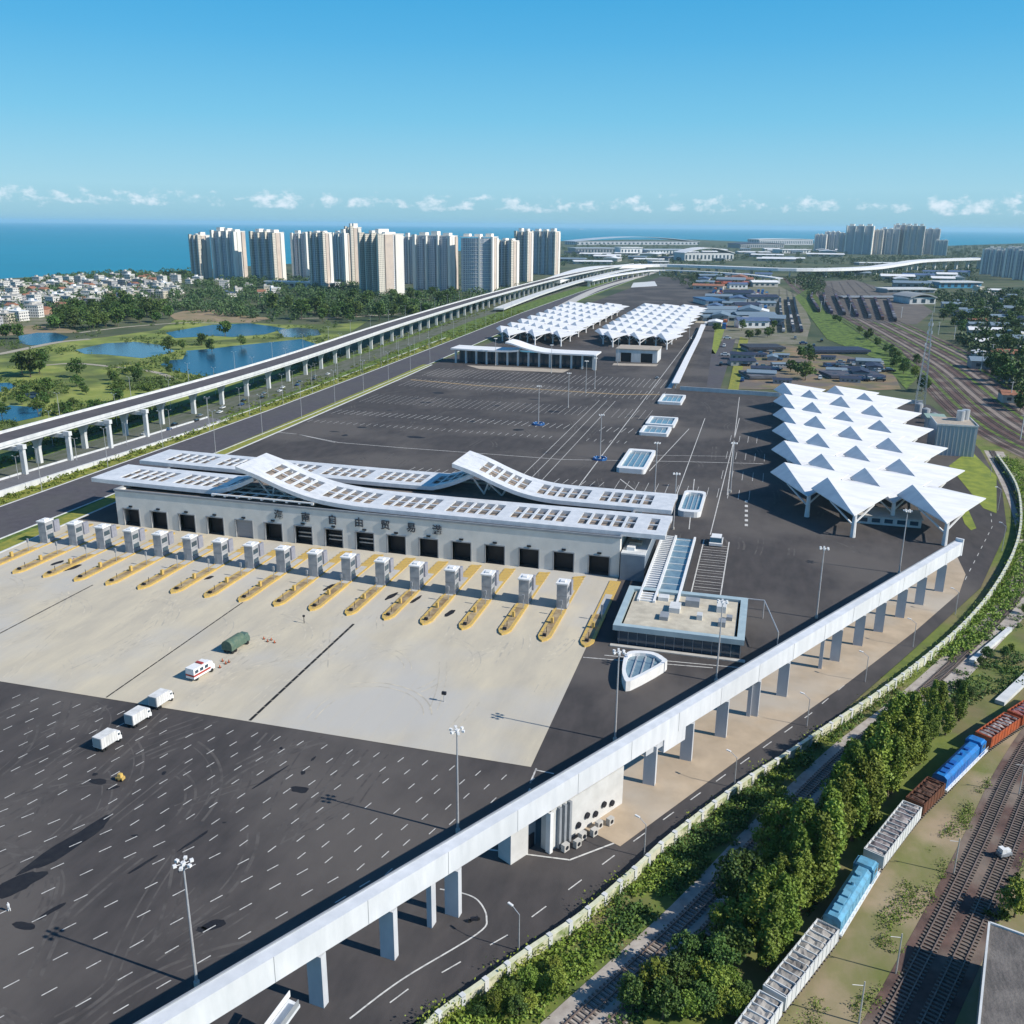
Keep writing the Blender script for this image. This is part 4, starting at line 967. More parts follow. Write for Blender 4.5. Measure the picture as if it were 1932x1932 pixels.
# street lamps
sl_ = thing('street_lamp', '', 'street lamp', (0, 0, 0))
MB().tube((0, 0, 0), (0, 0, 15), .24, .15, 6).build('pole', M['steel'], sl_, world=False)
for s_ in (-1, 1):
    MB().tube((0, 0, 14.6), (s_ * 2.2, 0, 15.3), .07, .06, 5).build('arm', M['steel'], sl_, world=False)
    MB().obox(s_ * 2.6, 0, 15.2, 15.4, 1.1, .35).build('lamp_head', M['white'], sl_, world=False)
psl = Proto(sl_)
def lamps(path, step, start, phrase, group, z, nmax=40, hgt=1.0, wid=.55):
    for i, (x, y, h) in enumerate(walk(path, step, start)[:nmax]):
        psl.place((x, y, z), h + math.pi / 2, 'grey street lamp %s, %s from the near end' % (phrase, nth(i + 1)), group, scale=(wid, wid, hgt))
lamps([(-292, 262), (-292.5, 480), (-298, 680), (-309, 900), (-320, 1200)], 42, 8, 'on the hedge strip by the main road', 'lamps on the hedge strip', .3, 22, 1.25)
lamps([(-258.5, 330), (-261, 500), (-266, 720)], 46, 62, 'on the yellow-green strip edging the lot', 'lamps on the kerb strip', .3, 9, 1.45)
lamps([(-311, 300), (-313, 480), (-322, 690), (-338, 900)], 37, 20, 'on the service road under the viaduct', 'lamps under the viaduct', .3, 16, .8)
lamps(offset(vp, 9.3)[:44], 55, 150, 'on the far parapet of the viaduct', 'lamps on the viaduct', 17.2, 22, .75)
lamps([(-345, 260), (-352, 500), (-362, 760)], 52, 20, 'in the meadow just beyond the viaduct', 'lamps beyond the viaduct', .1, 10, 1.2)
# low lamps along the curved perimeter road
cl_ = thing('road_lamp', '', 'street lamp', (0, 0, 0))
MB().tube((0, 0, 0), (0, 0, 7.2), .12, .08, 6).build('pole', M['steel'], cl_, world=False)
MB().tube((0, 0, 7.1), (0, 1.6, 7.9), .06, n=5).build('arm', M['steel'], cl_, world=False); MB().obox(0, 2.0, 7.8, 8.0, .35, 1.0).build('lamp_head', M['white'], cl_, world=False)
pcl = Proto(cl_)
for i, (u, v) in enumerate(((979, 1797), (1215, 1620), (1385, 1488), (1522, 1372), (1632, 1288), (1722, 1222), (1802, 1160), (1890, 1040), (1882, 965), (1868, 900))):
    X, Y = at(u, v); pcl.place((X, Y, .1), R(60 if i < 8 else 100), 'single-arm road lamp along the curved perimeter road, %s from the near end' % nth(i + 1), 'lamps on the perimeter road', scale=(1, 1, 1.0 if i < 7 else 1.3))

# perimeter wall with hedge
pw_path = smooth_path([at(u, v) for u, v in ((790, 1975), (830, 1932), (900, 1882), (1000, 1810), (1100, 1742), (1200, 1655), (1265, 1595), (1400, 1492), (1480, 1440), (1560, 1385), (1660, 1318), (1760, 1240), (1830, 1175), (1880, 1110), (1915, 1040), (1925, 980), (1915, 920), (1880, 865))], 5)
pw = thing('perimeter_wall', 'long cream perimeter wall curving beside the road with ivy hanging over it', 'wall', (*pw_path[30], 0))
m = MB(); m.ribbon(pw_path, .5, 2.2, 2.1); m.build('wall', mat('cream_wall', (.62, .60, .44), (.52, .52, .40), scale=.3, rough=.85, c3=(.16, .22, .06), scale3=.35, mix3=.9), pw)
m = MB()
for (x, y, h) in walk(pw_path, 4.5): m.obox(x, y, 0, 2.5, .8, .8, h)
m.build('posts', M['concwhite'], pw)
MB().ribbon(pw_path, .8, 2.34, .12).build('coping', mat('cream_coping', (.66, .65, .50), (.5, .52, .35), scale=.6, rough=.85), pw)
# ================================================================ VEHICLES
def wheels(t, xs, y, r=.5, w_=.3):
    for x in xs:
        for s_ in (-1, 1): MB().tube((x, s_ * y, r), (x, s_ * (y - w_), r), r, n=12).build('wheel', M['rubber'], t, world=False)
tp = thing('box_truck', '', 'truck', (0, 0, 0))
MB().box(-4.6, 3.2, -1.5, 1.5, 1.2, 4.5).build('cargo_box', mat('grimy_white_box', (.74, .74, .72), (.55, .55, .53), scale=.6, rough=.6, stretch=(1, 1, .4)), tp, world=False)
m = MB(); 
for k in range(7): m.box(-4.5 + k * 1.25, -4.42 + k * 1.25, -1.54, 1.54, 1.25, 4.45)
m.build('box_ribs', M['steel'], tp, world=False)
MB().box(-4.66, -4.6, -1.3, 1.3, 1.4, 4.3).build('rear_door', M['concrete'], tp, world=False)
MB().box(-4.4, 5.6, -.6, .6, .7, 1.2).build('chassis', M['rubber'], tp, world=False)
cbm = MB(); cbm.box(3.5, 5.7, -1.3, 1.3, .7, 2.2); cbm.obox(4.5, 0, 2.2, 3.3, 2.0, 2.5, 0, .86)
cbm.build('cab', M['white'], tp, world=False); MB().box(5.2, 5.56, -1.0, 1.0, 2.15, 2.95).build('windscreen', M['glass'], tp, world=False)
for s_ in (-1, 1): MB().box(4.0, 4.9, s_ * 1.22 - .06, s_ * 1.22 + .06, 2.25, 2.9).build('side_window', M['glass'], tp, world=False); MB().box(5.3, 5.5, s_ * 1.5 - .12, s_ * 1.5 + .12, 2.1, 2.7).build('mirror', M['rubber'], tp, world=False)
wheels(tp, (-3.6, -2.3, 4.5), 1.4)
ptk = Proto(tp)
for (u, v), a, lb in (((203, 1410), 82, 'white box truck on the dark asphalt, nearest of three in a row'), ((261, 1366), 82, 'white box truck on the dark asphalt, middle one of three'), ((304, 1332), 84, 'white box truck stopped where asphalt meets concrete apron, farthest of three')):
    X, Y = at(u, v); ptk.place((X, Y, .33), R(a), lb, 'white box trucks in a row', scale=(.56, .85, .74))
t = thing('covered_truck', 'truck with a rounded green tarpaulin cover standing on the apron', 'truck', (*at(445, 1226), .36), R(84))
m = MB(); n = 12; P = []
for x in (-3.6, 2.4):
    for i in range(n + 1):
        a = math.pi * i / n; P.append((x, 1.6 * math.cos(a) * (1.05 if abs(math.cos(a)) > .5 else 1), 1.8 + 1.9 * math.sin(a) ** .7))
m.add(P, [(i, i + 1, n + 2 + i, n + 1 + i)[::-1] for i in range(n)] + [tuple(range(n + 1)), tuple(range(n + 1, 2 * n + 2))[::-1]]); m.box(-3.6, 2.4, -1.6, 1.6, 1.0, 1.85)
m.build('tarpaulin', mat('green_tarpaulin', (.07, .13, .10), (.13, .17, .12), scale=1.2, rough=.8), t, world=False)
m = MB(); m.box(2.7, 4.6, -1.3, 1.3, .7, 2.1); m.obox(3.6, 0, 2.1, 3.1, 1.7, 2.4, 0, .85); m.build('cab', mat('truck_green', (.10, .16, .13), rough=.5), t, world=False)
MB().box(-3.5, 4.4, -.6, .6, .6, 1.0).build('chassis', M['rubber'], t, world=False); wheels(t, (-2.8, -1.6, 3.5), 1.4)
t = thing('ambulance_van', 'white van with red stripes and red lamps parked on the apron', 'van', (*at(378, 1277), .36), R(80))
m = MB(); m.box(-3.4, 2.4, -1.35, 1.35, .7, 3.4); m.build('body', M['white'], t, world=False)
m = MB(); m.box(2.4, 4.0, -1.25, 1.25, .7, 1.9); m.obox(2.95, 0, 1.9, 2.8, 1.5, 2.3, 0, .8); m.build('cab', M['white'], t, world=False)
m = MB(); m.box(-3.42, 2.42, -1.38, 1.38, 1.3, 1.8); m.build('stripe', M['red'], t, world=False); MB().box(-.2, .6, -1, 1, 3.4, 3.7).build('light_bar', M['red'], t, world=False)
MB().box(3.3, 3.45, -1, 1, 1.95, 2.6).build('windscreen', M['glass'], t, world=False)
for k in range(3): MB().box(-2.9 + k * 1.7, -1.8 + k * 1.7, -1.4, 1.4, 2.1, 2.9).build('window', M['glass'], t, world=False)
wheels(t, (-2.3, 2.9), 1.3)
sp_ = thing('sign_post', 'short dark signal post standing alone on the concrete apron', 'sign', (*at(838, 1326), .36))
MB().tube((0, 0, 0), (0, 0, 1.9), .12, n=6).build('post', M['steel'], sp_, world=False); MB().box(-.55, .55, -.3, .3, 1.9, 2.6).build('head', M['dark'], sp_, world=False)
sp_ = thing('sign_post', 'thin dark post on the apron before the middle lane islands', 'sign', (*at(574, 1178), .36))
MB().tube((0, 0, 0), (0, 0, 2.0), .1, n=6).build('post', M['rubber'], sp_, world=False); MB().box(-.3, .3, -.2, .2, 2.0, 2.5).build('head', M['dark'], sp_, world=False)
cn = thing('traffic_cone', '', 'traffic cone', (0, 0, 0))
MB().tube((0, 0, .05), (0, 0, .8), .26, .05, 8).build('cone', M['orange'], cn, world=False); MB().box(-.35, .35, -.35, .35, 0, .06).build('base', M['rubber'], cn, world=False)
pcn = Proto(cn)
for i, (u, v) in enumerate(((498, 1208), (505, 1213), (512, 1210), (518, 1215), (420, 1250), (426, 1255), (432, 1252), (415, 1262), (225, 1476), (140, 1058))):
    X, Y = at(u, v); pcn.place((X, Y, .37), 0, 'small orange cone on the ground near the parked vans, %s of them' % nth(i + 1), 'cones round the parked vehicles')
yc = thing('yellow_cart', 'small yellow service cart on the dark asphalt behind the box trucks', 'cart', (*at(228, 1475), .34))
m = MB(); m.box(-.8, .8, -.5, .5, .3, .9); m.obox(0, 0, .9, 1.6, .9, .9, 0, .8); m.build('body', M['yellow'], yc, world=False); wheels(yc, (-.5, .5), .5, .28, .15)
# tiny people
pe = thing('person', 'person in dark clothes walking on the asphalt by the lower left corner', 'person', (*at(18, 1722), .3))
m = MB()
m.tube((-.12, 0, 0), (-.1, 0, .85), .07, .11, 6); m.tube((.12, .15, 0), (.1, 0, .85), .07, .11, 6); m.tube((0, 0, .8), (0, 0, 1.4), .18, .22, 8); m.tube((0, 0, 1.4), (0, 0, 1.55), .07, .07, 6); m.tube((0, 0, 1.5), (0, 0, 1.75), .1, .09, 8)
m.tube((-.22, 0, 1.4), (-.3, .1, .85), .06, .045, 6); m.tube((.22, 0, 1.4), (.3, -.1, .85), .06, .045, 6)
m.build('body', M['white'], pe, world=False)
# small things along the road
mo = thing('motorbike', 'parked motorbike inside the curved white line under the beam', 'motorbike', (*at(895, 1742), .3), .6)
m = MB(); m.tube((-.7, 0, .33), (-.7, .12, .33), .33, n=12); m.tube((.7, 0, .33), (.7, .12, .33), .33, n=12); m.build('wheel', M['rubber'], mo, world=False)
m = MB(); m.obox(0, 0, .45, .85, 1.3, .35); m.obox(-.3, 0, .85, 1.0, .7, .3); m.tube((.6, 0, .5), (.45, 0, 1.15), .05); m.tube((.45, -.35, 1.15), (.45, .35, 1.15), .03); m.build('frame', M['dark'], mo, world=False)

car = thing('car', '', 'car', (0, 0, 0))
def mk_car(m_):
    t = thing('car', '', 'car', (0, 0, 0))
    b = MB(); b.obox(0, 0, .35, .95, 4.4, 1.8); b.build('body', m_, t, world=False)
    MB().obox(-.2, 0, .95, 1.45, 2.4, 1.65, 0, .8).build('cabin', M['glass'], t, world=False)
    MB().obox(-.2, 0, 1.45, 1.5, 1.8, 1.3).build('roof', m_, t, world=False)
    wheels(t, (-1.4, 1.4), .92, .34, .2); return t
bpy.data.objects.remove(car)
carps = [(Proto(mk_car(m_)), nm) for m_, nm in ((M['white'], 'white'), (mat('silver_paint', (.42, .43, .45), rough=.3, metal=.5), 'silver'), (mat('black_paint', (.025, .025, .03), rough=.25), 'black'), (mat('blue_car_paint', (.03, .08, .22), rough=.3), 'dark blue'))]
path = [(-319, 300), (-321, 480), (-328, 690)]
for i, (x, y, h) in enumerate(walk(path, 13, 120)[:18]):
    p, nm = carps[(i * 7 + i // 3) % 4]; p.place((x + 5.5 * (i % 2) + random.uniform(-.6, .6), y, .4), h, '%s car on the service road under the viaduct, %s from the near end' % (nm, nth(i + 1)), 'cars on the service road')
for i, (u, v) in enumerate(((1235, 645), (1245, 660), (1303, 640), (1240, 715))):
    p, nm = carps[i % 2]; X, Y = at(u, v); p.place((X, Y, .3), R(80), '%s car standing in the far lot, %s counted from the left canopy' % (nm, nth(i + 1)), 'cars in the far lot')
dark_yard = [(1572, 700), (1590, 694), (1610, 690), (1630, 697), (1650, 703), (1575, 712), (1600, 708), (1620, 706), (1642, 714), (1660, 720), (1415, 672), (1435, 670), (1455, 674), (1420, 690), (1440, 695), (1460, 700), (1515, 650), (1535, 655), (1550, 645), (1500, 640), (1400, 720), (1372, 640), (1366, 655), (1360, 690), (1368, 672)]

# ---------------------------------------------------------------- rolling stock
def bogies(t, L_, g=.85):
    for x in (-L_ / 2 + 3, L_ / 2 - 3):
        b = MB(); b.box(x - 1.6, x + 1.6, -1.1, 1.1, .45, 1.0)
        for q in (-1, 1):
            for s_ in (-g, g): b.tube((x + q, s_ - .1, .48), (x + q, s_ + .1, .48), .46, n=10)
        b.build('bogie', M['rubber'], t, world=False)
def seg(i0, i1):
    """a vehicle between two points of the track centre line"""
    return (i0[0] + i1[0]) / 2, (i0[1] + i1[1]) / 2, math.atan2(i1[1] - i0[1], i1[0] - i0[0]), math.hypot(i1[0] - i0[0], i1[1] - i0[1])
def on_track(y):
    for a, b in zip(trainl, trainl[1:]):
        if a[1] <= y <= b[1]: k = (y - a[1]) / (b[1] - a[1]); return (a[0] + (b[0] - a[0]) * k, y)
    return trainl[-1]
def loco(y0, y1, body, stripe, label):
    x, y, h, L_ = seg(on_track(y0), on_track(y1)); L_ -= 1.0
    t = thing('locomotive', label, 'locomotive', (x, y, .5), h)
    W = 1.75
    n = 8
    m = MB(); P = []
    for X in (-L_ / 2 + .3, L_ / 2 - 4.2):
        P += [(X, -W * .82, 1.3), (X, W * .82, 1.3), (X, W * .82, 3.5), (X, W * .45, 4.0), (X, -W * .45, 4.0), (X, -W * .82, 3.5)]
    m.add(P, [(0, 5, 4, 3, 2, 1), (6, 7, 8, 9, 10, 11)] + [(i, (i + 1) % 6, 6 + (i + 1) % 6, 6 + i) for i in range(6)]); m.build('hood', body, t, world=False)
    m = MB(); m.box(L_ / 2 - 4.2, L_ / 2 - 1.6, -W, W, 1.3, 4.1); m.obox(L_ / 2 - 2.9, 0, 4.1, 4.45, 2.6, 3.0, 0, .85); m.build('cab', body, t, world=False)
    m = MB(); m.box(L_ / 2 - 1.6, L_ / 2 - .2, -W * .6, W * .6, 1.3, 3.0); m.build('nose', body, t, world=False)
    m = MB(); m.box(L_ / 2 - 1.62, L_ / 2 - 1.55, -1.5, 1.5, 3.05, 3.8); m.box(L_ / 2 - 3.6, L_ / 2 - 2.2, -W - .03, W + .03, 2.9, 3.7); m.build('cab_window', M['glass'], t, world=False)
    MB().box(-L_ / 2, L_ / 2, -W - .15, W + .15, 1.0, 1.3).build('running_board', M['white'], t, world=False)
    for s_ in (-1, 1):
        m = MB(); m.box(-L_ / 2, L_ / 2, s_ * (W + .1) - .03, s_ * (W + .1) + .03, 2.05, 2.12)
        for k in range(12): m.box(-L_ / 2 + .2 + k * (L_ - .5) / 11, -L_ / 2 + .26 + k * (L_ - .5) / 11, s_ * (W + .1) - .03, s_ * (W + .1) + .03, 1.3, 2.05)
        m.build('handrail', M['white'], t, world=False)
    m = MB()
    for k in range(3): m.box(-L_ / 2 + 1.5 + k * 2.2, -L_ / 2 + 3.0 + k * 2.2, -.55, .55, 4.0, 4.3)
    m.tube((0, 0, 4.0), (0, 0, 4.6), .3); m.tube((3, 0, 4), (3, 0, 4.4), .55, n=10); m.build('roof_fan', stripe, t, world=False)
    m = MB()
    for k in range(7): m.box(-L_ / 2 + 1 + k * 1.7, -L_ / 2 + 2.2 + k * 1.7, -W * .82 - .04, W * .82 + .04, 1.7, 3.1)
    m.build('side_louvres', stripe, t, world=False)
    bogies(t, L_, .85); return t
def hopper(y0, y1, wallm, loadm, label, open_=True):
    x, y, h, L_ = seg(on_track(y0), on_track(y1)); L_ -= .8
    t = thing('freight_wagon', label, 'freight wagon', (x, y, .5), h); W = 1.75
    m = MB()
    for s_ in (-1, 1): m.box(-L_ / 2, L_ / 2, s_ * W - .08, s_ * W + .08, 1.2, 3.6)
    for s_ in (-1, 1): m.box(s_ * (L_ / 2 - .08) - .08, s_ * (L_ / 2 - .08) + .08, -W + .08, W - .08, 1.2, 3.6)
    m.box(-L_ / 2, L_ / 2, -W + .1, W - .1, 1.0, 1.2); m.build('body', wallm, t, world=False)
    m = MB(); nx, ny = 26, 6
    P = [(-L_ / 2 + .2 + (L_ - .4) * i / nx, -W + .12 + (2 * W - .24) * j / ny, 3.15 + .45 * mnoise.noise((i * .5, j * .6, y0)) + (.25 if 0 < j < ny else 0)) for i in range(nx + 1) for j in range(ny + 1)]
    m.add(P, [(i * (ny + 1) + j, (i + 1) * (ny + 1) + j, (i + 1) * (ny + 1) + j + 1, i * (ny + 1) + j + 1) for i in range(nx) for j in range(ny)]); m.build('load', loadm, t, world=False)
    m = MB()
    k = -L_ / 2 + .4
    while k < L_ / 2: m.box(k, k + .14, -W - .14, W + .14, 1.2, 3.6); k += 1.5
    m.build('side_posts', wallm, t, world=False)
    bogies(t, L_); return t
lightblue = mat('light_blue_livery', (.13, .38, .56), (.10, .24, .34), scale=.9, rough=.55, detail=8)
deepblue = mat('deep_blue_livery', (.015, .20, .55), (.03, .13, .34), scale=.9, rough=.5, detail=8)
gravel = mat('pale_gravel_load', (.42, .40, .36), (.30, .28, .26), scale=.7, rough=1, c3=(.10, .09, .085), scale3=.18, mix3=.7)
darkload = mat('dark_scrap_load', (.16, .14, .15), (.34, .31, .30), scale=.5, rough=1, lo=.45, hi=.6)
hopper(98, 114, M['concwhite'], gravel, 'pale freight wagon at the very bottom edge, partly out of view')
hopper(114.2, 131.5, M['concwhite'], gravel, 'long pale freight wagon with a grey gravel load before the light blue locomotive')
loco(132, 151, lightblue, mat('dusty_blue', (.16, .38, .52), rough=.5), 'light blue locomotive between two pale wagons')
hopper(151.5, 170, M['concwhite'], darkload, 'pale sided freight wagon with a dark scrap load behind the light blue locomotive')
hopper(170.4, 180, M['rust'], mat('rust_load', (.13, .07, .05), (.08, .05, .04), scale=.5, rough=1), 'short rust brown open wagon next to the deep blue locomotive')
loco(180.4, 200.5, deepblue, mat('royal_blue', (.02, .12, .42), rough=.4), 'deep blue locomotive with white handrails')
hopper(201, 213, M['orange'], darkload, 'orange sided freight wagon just behind the deep blue locomotive')
hopper(213.5, 228, M['orange'], mat('mixed_load', (.30, .10, .09), (.08, .11, .16), scale=.3, rough=1, lo=.45, hi=.55), 'orange sided freight wagon at the right picture edge')
# catenary posts and wire near the train
cp_ = thing('rail_post', '', 'post', (0, 0, 0)); MB().tube((0, 0, 0), (0, 0, 7.5), .14, .1, 6).build('pole', M['concrete'], cp_, world=False); MB().tube((0, 0, 6.8), (-1.8, 0, 7.1), .05, n=5).build('arm', M['steel'], cp_, world=False)
pcp = Proto(cp_)
for i, (u, v) in enumerate(((1799, 1650), (1932 - 10, 1500), (1365, 1765), (1620, 1932), (1690, 1838))):
    X, Y = at(u, v); pcp.place((X, Y, .1), R(20), 'thin pale post beside the railway tracks, %s of five' % nth(i + 1), 'posts beside the tracks')
dr = thing('track_machine', 'small white track inspection trolley beside the dark railway tracks', 'trolley', (*at(1893, 1618), .3), R(30))
m = MB(); m.box(-1.2, 1.2, -.7, .7, .4, 1.0); m.build('frame', M['greymetal'], dr, world=False); m = MB(); m.box(-1.0, -.1, -.6, .6, 1.0, 1.9); m.box(.2, 1.1, -.4, .4, 1.0, 1.5); m.build('cabin', M['white'], dr, world=False); wheels(dr, (-.8, .8), .7, .3, .15)
# pale platform slabs in the belt
for i, (a, b, wd, lb) in enumerate((((1885, 1330), (1960, 1260), 2.2, 'pale concrete slab edge right of the trees, nearest the right picture edge'), ((1832, 1252), (1905, 1190), 1.3, 'narrow pale concrete slab beside the brown track'))):
    if not lb: continue
    p, q = at(*a), at(*b); s_ = MB(); s_.bar((*p, .6), (*q, .6), wd, 1.0); tag(s_.build('concrete_slab', M['concwhite']), lb, 'slab')
# dark roofed building lower right
db = thing('dark_roof_shed', 'big shed with a dark rough roof cut by the lower right corner', 'building', (50, 118, 0))
shp = [(40.3, 133.3), (47.5, 131.0), (66, 125), (60, 96), (33, 104)]
MB().prism([(x * .985 + .7, y * .985 + 1.8) for x, y in shp], .1, 7.4).build('wall', M['greymetal'], db)
MB().prism(shp, 7.4, 8.0).build('roof', mat('weathered_dark_roof', (.15, .135, .125), (.09, .085, .08), scale=.8, rough=.9, stretch=(2.5, .5, 1), c3=(.22, .20, .18), scale3=.25, mix3=.5, bump=.4), db)
m = MB()
for a, b in zip(shp, shp[1:] + shp[:1]): m.bar((*a, 8.15), (*b, 8.15), .3, .3)
m.build('gutter', M['concwhite'], db)

# ================================================================ TREES
def leaf_cloud(mb, pts, size, rr, flat=.0):
    for (x, y, z) in pts:
        s_ = size * rr.uniform(.65, 1.35)
        n = Vector((rr.gauss(0, 1), rr.gauss(0, 1), rr.gauss(0, 1) + .7)); n = n.normalized() if n.length > .01 else Vector((0, 0, 1))
        u = n.orthogonal().normalized(); u = Matrix.Rotation(rr.uniform(0, 6.28), 3, n) @ u; v = n.cross(u)
        c = Vector((x, y, z)); a = s_ * rr.uniform(.7, 1.0)
        mb.add([c - u * s_ - v * a * .4, c + u * s_ * .1 - v * a, c + u * s_ + v * a * .3, c - u * s_ * .1 + v * a], [(0, 1, 2, 3)])
def crown(rr, r, h0, h1, clumps, leaves, size, shape='round'):
    """leaf clumps spread through the crown's volume, outline uneven"""
    mb = MB(); P = []
    for k in range(clumps):
        t = rr.random()
        if shape == 'tall': w_ = (math.sin(math.pi * min(1, t * .95 + .08)) ** .6) * (1 - t * .35)
        elif shape == 'bush': w_ = math.sqrt(max(0, 1 - t * t))
        else: w_ = math.sin(math.pi * (t * .82 + .14)) ** .55
        a = rr.uniform(0, 6.28); q = r * w_ * math.sqrt(rr.random()) * .85
        c = (q * math.cos(a) * rr.uniform(.8, 1.25), q * math.sin(a) * rr.uniform(.8, 1.25), h0 + (h1 - h0) * t); cr_ = r * rr.uniform(.22, .42)
        for i in range(leaves):
            d = Vector((rr.gauss(0, 1), rr.gauss(0, 1), rr.gauss(0, 1))).normalized() * cr_ * rr.uniform(.6, 1.08)
            P.append((c[0] + d.x, c[1] + d.y, max(h0 * .6 if shape != 'bush' else .1, c[2] + d.z * (1.25 if shape == 'tall' else .8))))
    leaf_cloud(mb, P, size, rr); return mb
def tree_proto(seed, r, h, shape, clumps, leaves, size, leafm, name, cat='tree'):
    rr = random.Random(seed)
    t = thing(name, '', cat, (0, 0, 0))
    h0 = h * (.14 if shape == 'tall' else .32 if shape == 'round' else .02)
    if shape != 'bush':
        m = MB(); p = Vector((0, 0, -.2)); rad = h * .022 + .07; n = 4
        for k in range(n):
            q = Vector((rr.uniform(-.25, .25) * k * .5, rr.uniform(-.25, .25) * k * .5, h * .8 * (k + 1) / n)); m.tube(p, q, rad, rad * .72, 7); p = q; rad *= .72
            for s_ in range(3 if k else 0):
                a = rr.uniform(0, 6.28); l = r * .6; m.tube(q - Vector((0, 0, h * .1)), (q.x + l * math.cos(a), q.y + l * math.sin(a), q.z + l * .35), rad * .6, rad * .2, 5)
        m.build('trunk', M['bark'], t, world=False)
    crown(rr, r, h0, h * .97, clumps, leaves, size, shape).build('crown', leafm, t, world=False)
    return t
SH = {}
tallP = [Proto(tree_proto(10 + i, 2.8 + .3 * (i % 3), 14.5 + (i % 4), 'tall', 54, 72, .25, M['leafA'], 'casuarina_tree')) for i in range(5)]
roundP = [Proto(tree_proto(20 + i, 3.6 + .5 * (i % 3), 8.5 + (i % 3), 'round', 36, 60, .28, M['leafB'] if i % 2 else M['leafA'], 'broadleaf_tree')) for i in range(4)]
bushP = [Proto(tree_proto(30 + i, 1.6 + .2 * i, 1.8 + .3 * i, 'bush', 12, 30, .24, M['leafA'] if i % 2 else M['leafB'], 'bush', 'bush')) for i in range(3)]
farP = [Proto(tree_proto(40 + i, 4.6 + .6 * i, 10 + i, 'round', 30, 26, .60, M['leafB'], 'broadleaf_tree')) for i in range(4)]
ntree = 0
def put(P, x, y, label, group, s=1.0, z=0.0):
    global ntree; ntree += 1
    P[random.randrange(len(P))].place((x, y, z), random.uniform(0, 6.28), label, group, scale=(s * random.uniform(.88, 1.12), s * random.uniform(.88, 1.12), s * random.uniform(.9, 1.15)))
# tall belt between the shaded track and the train
ax_ = smooth_path([(-3, 96), (6, 117), (13.5, 134), (19, 150), (26, 165), (33, 180), (42, 198), (52, 216), (62, 232)], 4)
k = 0
for (x, y, h) in walk(ax_, 3.0, 3):
    for o in (-1.0, -4.2):
        if random.random() < (.95 if y < 200 else .3 if y < 216 else 0) and y > 121 + abs(o):
            k += 1; px_, py_ = x + math.cos(h + math.pi / 2) * (-o) + random.uniform(-1.2, 1.2), y + math.sin(h + math.pi / 2) * (-o) + random.uniform(-1.2, 1.2)
            s = (.62 + .5 * mnoise.noise((x * .09, y * .09, 3))) if y < 122 else (.82 + .35 * mnoise.noise((px_ * .12, py_ * .12, 1)))
            if 122 < y < 140 and o < -3: s *= .75
            s *= 1.12 if y < 190 else .72
            put(tallP if random.random() < .8 or y > 125 else roundP, px_, py_, 'tall feathery tree in the dense row beside the train, %s from the near end' % nth(k), 'trees beside the train', max(.45, s))
# lower trees and bushes of the belt
def scatter(poly, n, P, label, group, s0, s1, mind=2.0, z=0.05, screen=True):
    pts = [at(*p) for p in poly] if screen else poly
    xs = [p[0] for p in pts]; ys = [p[1] for p in pts]; done = []; tries = 0
    while len(done) < n and tries < n * 60:
        tries += 1
        if screen:
            us = [p[0] for p in poly]; vs = [p[1] for p in poly]
            u, v = random.uniform(min(us), max(us)), random.uniform(min(vs), max(vs))
            if not in_poly(u, v, poly): continue
            x, y = at(u, v)
        else:
            x, y = random.uniform(min(xs), max(xs)), random.uniform(min(ys), max(ys))
            if not in_poly(x, y, pts): continue
        if any((x - a) ** 2 + (y - b) ** 2 < mind * mind for a, b in done): continue
        done.append((x, y))
    done.sort(key=lambda p: p[0] ** 2 + p[1] ** 2)
    for i, (x, y) in enumerate(done): put(P, x, y, label % nth(i + 1), group, random.uniform(s0, s1), z)
    return done
scatter([(1380, 1700), (1440, 1640), (1440, 1560), (1500, 1530), (1460, 1700), (1400, 1800), (1340, 1860)], 12, roundP, 'rounded dark green tree at the foot of the tall row, %s nearest', 'rounded trees by the shaded track', .6, 1.0, 3)
scatter([(1640, 1380), (1800, 1260), (1932, 1140), (1932, 1230), (1880, 1310), (1760, 1360), (1680, 1430)], 14, roundP, 'leafy green tree between the brown track and the tall row, %s nearest', 'leafy trees beyond the tall row', .28, .5, 3)
scatter([(880, 1932), (1000, 1860), (1090, 1800), (1060, 1860), (1000, 1932)], 9, roundP, 'low leafy green tree between perimeter wall and railway, %s nearest', 'low trees behind the perimeter wall', .28, .5, 2)
scatter([(1160, 1900), (1300, 1840), (1400, 1880), (1400, 1932), (1180, 1932)], 16, roundP, 'bright leafy tree at the bottom edge left of the train, %s nearest', 'leafy trees at the bottom edge', .4, .75, 2.2)
scatter([(1840, 1700), (1932, 1640), (1932, 1740), (1860, 1735)], 7, bushP + roundP[:1], 'green shrub above the dark roofed shed, %s nearest', 'shrubs above the dark shed', .5, .9, 2)
scatter([(1690, 700), (1735, 680), (1745, 740), (1720, 745)], 5, roundP, 'green tree below the lattice tower, %s nearest', 'trees below the lattice tower', .9, 1.3, 4)
scatter([(1490, 665), (1525, 665), (1528, 720), (1490, 722)], 7, farP, 'dense green tree behind the folded canopy, %s nearest', 'trees behind the folded canopy', .7, 1.1, 5)
